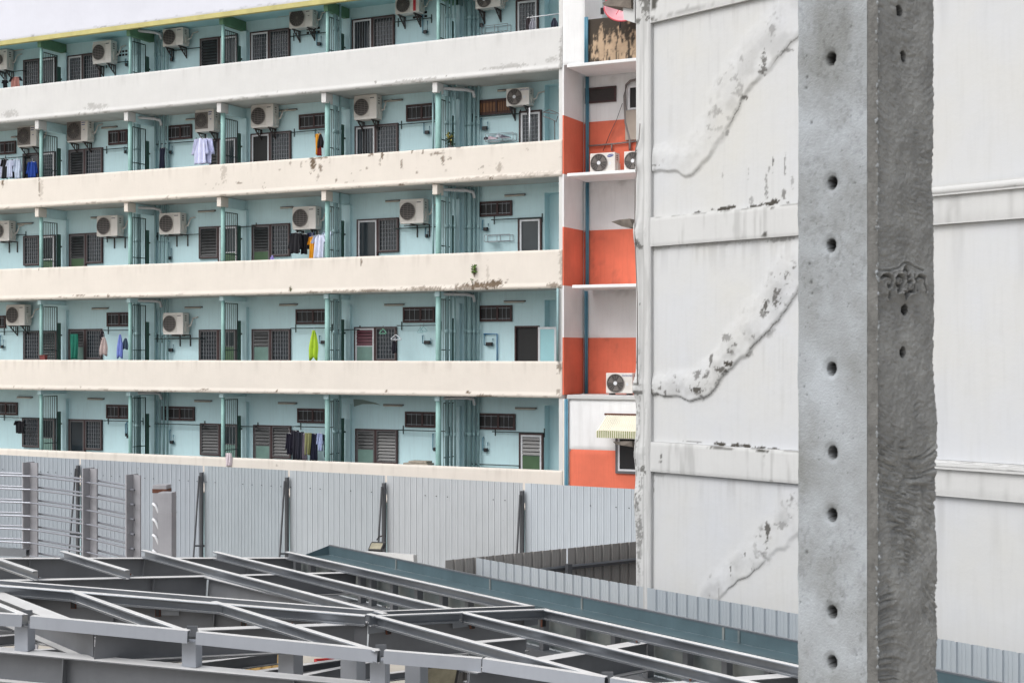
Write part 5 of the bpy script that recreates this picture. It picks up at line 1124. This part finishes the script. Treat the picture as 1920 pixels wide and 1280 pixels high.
# gutter
gu = thing('roof_gutter', 'long teal sheet metal box gutter along the edge of the roof frame', 'gutter', (0, 0, 0))
d0, d1 = gd + .02, gd + .42; zt_ = HC - 2.855
gx0, gx1 = 549, 2100
def gpa(a, d, z): return SF.world(a, d, z)
a_0 = SF.hit(572, HZ, d0)[0]; a_1 = a_0 + 14
b = MB()
def slab(p, q, r, s, t=(0, 0, .004)):
    t = Vector(t); vs = [p, q, r, s] + [v + t for v in (p, q, r, s)]
    b.add(vs, [(0, 1, 2, 3), (7, 6, 5, 4), (0, 4, 5, 1), (1, 5, 6, 2), (2, 6, 7, 3), (3, 7, 4, 0)])
nh = (SF.ey[0] * .004, SF.ey[1] * .004, 0)
slab(gpa(a_0, d1, HC - 2.99), gpa(a_1, d1, HC - 2.99), gpa(a_1, d1, zt_), gpa(a_0, d1, zt_), nh)
slab(gpa(a_0, d0, HC - 2.99), gpa(a_1, d0, HC - 2.99), gpa(a_1, d0, HC - 2.955), gpa(a_0, d0, HC - 2.955), nh)
slab(gpa(a_0, d0, HC - 2.995), gpa(a_1, d0, HC - 2.995), gpa(a_1, d1, HC - 2.995), gpa(a_0, d1, HC - 2.995))
slab(gpa(a_0, d0, HC - 2.99), gpa(a_0, d1, HC - 2.99), gpa(a_0, d1, zt_), gpa(a_0, d0, HC - 2.955), (SF.ex[0] * .004, SF.ex[1] * .004, 0))
b.build('gutter_sheet', M_gutter, gu)
b = MB(); b.obox(gpa(a_0, d1 + .012, zt_), gpa(a_1, d1 + .012, zt_), -.02, .015, -.004, .012); b.build('gutter_lip', M_zinc, gu)
b = MB()
for px in (742, 918, 1090, 1355, 1384):
    u = SF.hit(px, HZ, d1)[0]; c = gpa(u, d1 - .006, HC - 2.99); b.obox(c, c + Vector((SF.ex[0] * .03, SF.ex[1] * .03, 0)), -.004, .004, 0, .13)
b.build('gutter_joint', M_studback, gu)
# ladder-like plate columns standing on the left
LC = [(46, 79, 867, 26.0), (160, 189, 878, 24.7), (242, 270, 890, 23.4)]
G_ = 'steel plate columns behind the roof frame'
cen = []
names = ['grey steel plate column with rust nicks, leftmost of the row before the hoarding', 'grey steel plate column between two others, with rungs on both sides', 'broad clean steel plate column at the right end of the rungs']
for (a, c, y, Z), lb in zip(LC, names):
    u0, u1 = (a - 960) / F, (c - 960) / F; H = HC - (y - HZ) / F * Z; W = (u1 - u0) * Z
    o = thing('plate_column', lb, 'steel column', ((u0 + u1) / 2 * Z, Z, 0), -.55, G_); h = W * .42
    MB().box(-h * .62, h * .9, -.012, .012, 0.02, H).build('front_plate', M_plate, o)
    MB().box(-h * .62 - .025, -h * .62, -.16, .10, 0.02, H + .01).build('side_plate', M_plate, o)
    MB().box(-h - .2, h + .05, -.2, .2, 0, .019).build('base_plate', M_plate, o); cen.append(Vector(((u0 + u1) / 2 * Z, Z, H)))
o = thing('ladder_rods', 'rows of paired bright steel rods welded between the plate columns', 'steel rods', (0, 0, 0))
cL = cen[0] + (cen[0] - cen[1]) * 1.5; cL = Vector((cen[0].x - 2.2, cen[0].y + .6, cen[0].z))
for i in range(10):
    dz = -.235 - i * .242
    for (p, q) in ((cL, cen[0]), (cen[0], cen[1]), (cen[1], cen[2])):
        for (yy, zz) in ((-.14, 0), (.14, .02)):
            z_ = Vector((0, yy, dz + zz)); MB().tube([p + z_ + Vector((0, 0, -.0)), q + z_], .018, 6, False).build('rod', M_rod, o, smooth=True)
def boxcol(a, c, y, Z, label, rust=False):
    u0, u1 = (a - 960) / F, (c - 960) / F; H = HC - (y - HZ) / F * Z; W = (u1 - u0) * Z
    o = thing('box_column', label, 'steel column', ((u0 + u1) / 2 * Z, Z, 0), -.12, 'short box columns by the hoarding')
    MB().box(-W / 2, W / 2, -.1, .1, 0.0, H).build('box_section', M_plate, o, bevel=.006)
    return o, W, H
o, W, H = boxcol(290, 317, 908, 22.0, 'box column with a rusty top band and white looped bars on its face')
MB().box(-W / 2 - .004, W / 2 + .004, -.104, .104, H - .12, H - .06).build('rust_band', M_rust, o)
for i in range(4):
    z = H - .28 - i * .24; MB().tube([(-W * .45, -.12, z), (-W * .2, -.15, z - .03), (W * .05, -.15, z - .15), (W * .1, -.12, z - .2)], .02, 6).build('looped_bar', M_wframe, o, smooth=True)
o, W, H = boxcol(300, 327, 922, 21.4, 'clean grey box column, rightmost, half hiding the one with the rusty top')
MB().box(-W / 2 - .003, W / 2 + .003, -.103, .103, H - .32, H - .305).build('weld_seam', M_plate, o); MB().box(-W / 2 - .003, W / 2 + .003, -.103, .103, H - .08, H - .07).build('weld_seam', M_plate, o)
c = Vector(((25 - 960) / F * 24.5, 24.5, HC - (1030 - HZ) / F * 24.5)); o = thing('loose_channel', 'short pale steel channel lying at the left edge behind the first rafter', 'steel channel', c)
q = MB(); q.obox((-1.2, .5, .02), (.25, 0, 0), -.05, .05, 0, .006); q.obox((-1.2, .5, .02), (.25, 0, 0), -.05, -.044, -.12, 0); q.obox((-1.2, .5, .02), (.25, 0, 0), .044, .05, -.12, 0); q.build('channel', M_zinc, o)
# things down in the yard, seen through the frame
def ypt(px, py, z):
    Z = (HC - z) * F / (py - HZ); return Vector(((px - 960) / F * Z, Z, z))
c = ypt(484, 1252, 1.2); o = thing('plywood_stack', 'yellow plywood sheets leaning in the yard under the roof frame', 'plywood', (c.x, c.y, 0), .2)
for i in range(6): MB().obox((-.75 + i * .2, .35, 0), (-.55 + i * .2, .3, 0), -.012, .012, 0, 1.75 - .05 * (i % 3)).build('board', M_wood, o)
q = MB().box(-.95, -.75, 0, .2, 0, 1.4).build('side_post', M_darksteel, o)
c = ypt(822, 1262, 3.0); flood(824, 1262, 17, 1.5, 'black work lamp hanging low between the posts under the roof frame', .4, .5)
c = ypt(870, 1225, 2.2); o = thing('inner_hoarding', 'low pale ribbed sheet seen through the roof frame', 'fence', (c.x, c.y, 0), -.1); q = sheet_mesh(-.55, 1.6, 0.0, 2.4, .16, .03, .02).build('sheet_panel', M_sheet2, o); q.modifiers.new('solid', 'SOLIDIFY').thickness = .004
for (px, py, z, rgb, s, nm, lb, ct) in ((622, 1236, .6, (170, 44, 44), .35, 'red_crate', 'red plastic crate in the yard under the frame, beside a square post', 'crate'), (606, 1262, .25, (160, 90, 46), .3, 'orange_bucket', 'orange brown bucket low in the yard', 'bucket'), (592, 1275, .3, (150, 50, 50), .3, 'red_crate', 'red crate near the bottom photo edge', 'crate')):
    c = ypt(px, py, z); o = thing(nm, lb, ct, (c.x, c.y, 0), .3); m_ = cloth(rgb)
    if 'bucket' in nm: MB().tube([(0, 0, 0), (0, 0, .32)], [.12, .16], 16, False).build('bucket_body', m_, o, smooth=True); MB().tube([(-.16, 0, .3), (0, 0, .45), (.16, 0, .3)], .008, 5).build('handle', M_blk, o)
    else:
        b = MB(); b.box(-s, s, -s * .6, s * .6, 0, .03); frame_mb(-s, s, .031, .6, .05, -s * .6, -s * .6 + .03, True, b); frame_mb(-s, s, .031, .6, .05, s * .6 - .03, s * .6, True, b)
        for zz in (.15, .3, .45): b.box(-s + .05, s - .05, -s * .6, -s * .6 + .02, zz, zz + .06)
        b.box(-s, -s + .03, -s * .6 + .031, s * .6 - .031, .031, .6); b.box(s - .03, s, -s * .6 + .031, s * .6 - .031, .031, .6); b.build('crate_body', m_, o)

# ------------------------------------------------------------------ concrete pole, close to the camera
al = math.radians(51.5); C0 = (1.071, 4.2); w_ = .30
PL = Frame(C0[0], C0[1], math.atan2(-math.sin(al), math.cos(al)))           # x = along the left face towards the corner, y = into the pole
po = thing('concrete_pole', 'square precast concrete utility pole with a column of bolt holes, nearest thing on the right', 'utility pole', PL.world(0, 0, 0), PL.a)
ch = .028
zlo, zhi = HC - 1.25, HC + 1.35
holes_l = [PL.hit(x, y, 0) for x, y in ((1558, 343), (1556, 460), (1557, 691), (1559, 848), (1558, 965), (1558, 1147), (1558, 1241), (1556, 110), (1556, -40))]
def pit(X, Z, hs, r=.0175, deep=.10):
    Y = np.zeros(X.shape); M = np.zeros(X.shape)
    for (a, c) in hs:
        d = np.hypot((X - a), (Z - c) / 1.15); Y += deep * sstep(r, r * .7, d) + .006 * sstep(r * 1.9, r * 1.1, d); M = np.maximum(M, sstep(r * 1.15, r * .9, d))
    return Y, M
pockl = [PL.hit(x, y, 0) + (s,) for x, y, s in ((1517, 495, .006), (1520, 530, .006), (1516, 576, .003), (1530, 420, .004), (1507, 725, .004), (1512, 740, .004), (1570, 745, .002), (1590, 570, .003), (1595, 50, .004), (1512, 105, .004), (1521, 230, .005), (1512, 1035, .006), (1500, 1128, .004), (1545, 790, .002), (1500, 665, .003), (1520, 380, .004), (1603, 343, .004), (1577, 375, .003), (1513, 145, .005), (1511, 165, .005), (1522, 550, .005), (1565, 500, .002), (1583, 545, .0025), (1600, 495, .003))]
rr = random.Random(11)
for i in range(150): pockl.append((rr.uniform(-w_ + .01, -ch - .01), rr.uniform(zlo, zhi), rr.choice((.0012, .0016, .002, .0028))))
def poreY(X, Z, L):
    Y = np.zeros(X.shape); M = np.zeros(X.shape)
    for (a, c, s) in L:
        m = (np.abs(X - a) < 3 * s) & (np.abs(Z - c) < 3 * s)
        if m.any():
            d = np.hypot(X[m] - a, Z[m] - c); k = sstep(s * 1.2, s * .5, d); Y[m] += k * s * .8; M[m] = np.maximum(M[m], k * .6)
    return Y, M
def lY(X, Z):
    h, _ = pit(X, Z, holes_l); p, _ = poreY(X, Z, pockl)
    e = sstep(-w_ + .012, -w_, X) * (.006 + .012 * fbm(X * 3, Z * 16, 121))
    return h + p + e + .0012 * fbm(X * 14, Z * 14, 122) + .0012 * sstep(.5, .7, fbm(X * 90, Z * 60, 123)) * sstep(.45, .6, fbm(X * 6, Z * 4, 124))
def lM(X, Z):
    _, m = pit(X, Z, holes_l); _, p = poreY(X, Z, pockl)
    r = .22 * sstep(.56, .7, fbm(X * 80, Z * 60, 125)) * sstep(.5, .62, fbm(X * 5, Z * 3.5, 126)); return np.maximum(np.maximum(m, p), r)
core = MB().box(-w_ + .02, -.07, .07, w_ - .02, 0, HC + 4).build('pole_core', M_pole, po)
MB().box(-w_ + .012, -ch, .009, w_ - .03, 0, zlo).build('pole_base', M_pole, po); MB().box(-w_ + .012, -ch, .009, w_ - .03, zhi, HC + 4).build('pole_top', M_pole, po)
grid('cast_face', -w_, -ch, zlo, zhi, .0042, lY, M_pole, po, lM)
# chamfer strip
def cface(name, p, q, fn, m, step, dfn, depth=False):
    """sheet from local point p to q (x, y), normal to its right; fn gives depth into the pole"""
    dx, dy = q[0] - p[0], q[1] - p[1]; L = math.hypot(dx, dy)
    o = grid(name, 0, L, zlo, zhi, step, fn, m, po, dfn); o.location = (p[0], p[1], 0); o.rotation_euler = (0, 0, math.atan2(dy, dx)); return o
cface('chamfer', (-ch - .0006, .0005), (-.002, ch * .62), lambda X, Z: .0015 * fbm(X * 40, Z * 40, 131) + .001 * fbm(X * 90, Z * 90, 132), M_chamf, .004, lambda X, Z: .25 * sstep(.5, .7, fbm(X * 60, Z * 30, 133)))
RFp = Frame(*PL.world(0, ch * .6, 0)[:2], PL.a + math.pi / 2)
holes_r = [RFp.hit(x, y, 0) for x, y in ((1695, 18), (1703, 104), (1706, 580), (1702, 660))]
STK = [[(1657, 522), (1661, 517.5), (1668, 515.5), (1675, 519), (1677, 527), (1674, 536), (1669, 538), (1668, 534)],
       [(1688, 546), (1693, 543), (1695, 535), (1690, 536), (1685, 531), (1684, 524), (1688, 517), (1695, 517), (1698, 523), (1697, 530)], [(1671, 549), (1673, 555), (1672, 558)],
       [(1709, 517), (1704, 521), (1704, 527), (1709, 529), (1712, 527)], [(1709, 529), (1706, 535), (1705, 542), (1710, 547), (1719, 546), (1719, 517)],
       [(1724, 545), (1725, 531), (1722, 526), (1725, 519), (1732, 517), (1739, 521), (1739, 534), (1742, 545)], [(1697, 509), (1702, 501), (1706, 510)], [(1697, 549), (1703, 558), (1707, 549)], [(1697, 549), (1707, 549)],
       [(1652, 507), (1675, 507), (1692, 502), (1700, 493), (1710, 492.5), (1722, 500), (1738, 507)]]
STK = [[RFp.hit(x, y, 0) for x, y in s] for s in STK]
def rY(X, Z):
    h, _ = pit(X, Z, holes_r, .015); a = Z * 1.0 + X * .5
    low = sstep(HC - .0, HC - .3, Z)
    ph_ = 4 * fbm(X * 4, Z * 3, 148); tl_ = (Z + X * (.7 - 1.1 * vn(X * 2.5, Z * 2.0, 149)))
    rg = 1 - np.abs(2 * fbm(X * 14 + Z * 5 + ph_, tl_ * 55, 142, 4) - 1)
    msk = sstep(.35, .65, fbm(X * 7, Z * 5, 147)) * (.45 + .75 * low)
    for s in STK[:9]: msk = msk * (.25 + .75 * sstep(.01, .03, segdist(X, Z, s)[0]))
    Y = h + .010 * fbm(X * 9, Z * 8, 141, 5) + .014 * msk * rg ** 2 + .006 * fbm(X * 45, Z * 60, 143, 4) + .004 * fbm(X * 130, Z * 130, 146, 2)
    Y += .007 * sstep(.035, .0, X) * fbm(X * 4, Z * 45, 144) + sstep(w_ - .06, w_ - .005, X) * (.006 * fbm(X * 3, Z * 6, 145) - .010 * low) - .004 * low
    for i, s in enumerate(STK):
        d, t, sg = segdist(X, Z, s); r = .0056 if i < 9 else .004
        Y += (.015 if i < 9 else .006) * sstep(r, r * .35, d) - (.006 if i < 9 else .003) * sstep(r * 1.1, r * 1.4, d) * sstep(r * 2.4, r * 1.5, d)
    return Y
def rM(X, Z):
    _, m = pit(X, Z, holes_r, .015); k = np.zeros(X.shape)
    for s in STK[:9]: d, t, sg = segdist(X, Z, s); k = np.maximum(k, .5 * sstep(.005, .002, d))
    return np.maximum(np.maximum(m, k), .5 * sstep(.004, .0, X) * sstep(.5, .6, fbm(X * 10, Z * 60, 151)))
o = grid('rough_face', 0, w_ - .006, zlo, zhi, .0024, rY, M_poler, po, rM); o.location = (0, ch * .6, 0); o.rotation_euler = (0, 0, math.pi / 2)
# ragged arris crumbs between the two faces
b = MB()
for i in range(150):
    z = rr.uniform(zlo, zhi); s = rr.uniform(.002, .0055); x, y = rr.uniform(-.006, .001), ch * .6 + rr.uniform(-.006, .006)
    b.add([(x - s, y, z), (x, y - s, z + rr.uniform(0, s)), (x + s, y, z), (x, y + s, z), (x, y, z + s * 1.5), (x, y, z - s * 1.5)], [(0, 1, 4), (1, 2, 4), (2, 3, 4), (3, 0, 4), (1, 0, 5), (2, 1, 5), (3, 2, 5), (0, 3, 5)])
b.build('arris_crumbs', M_pole, po)
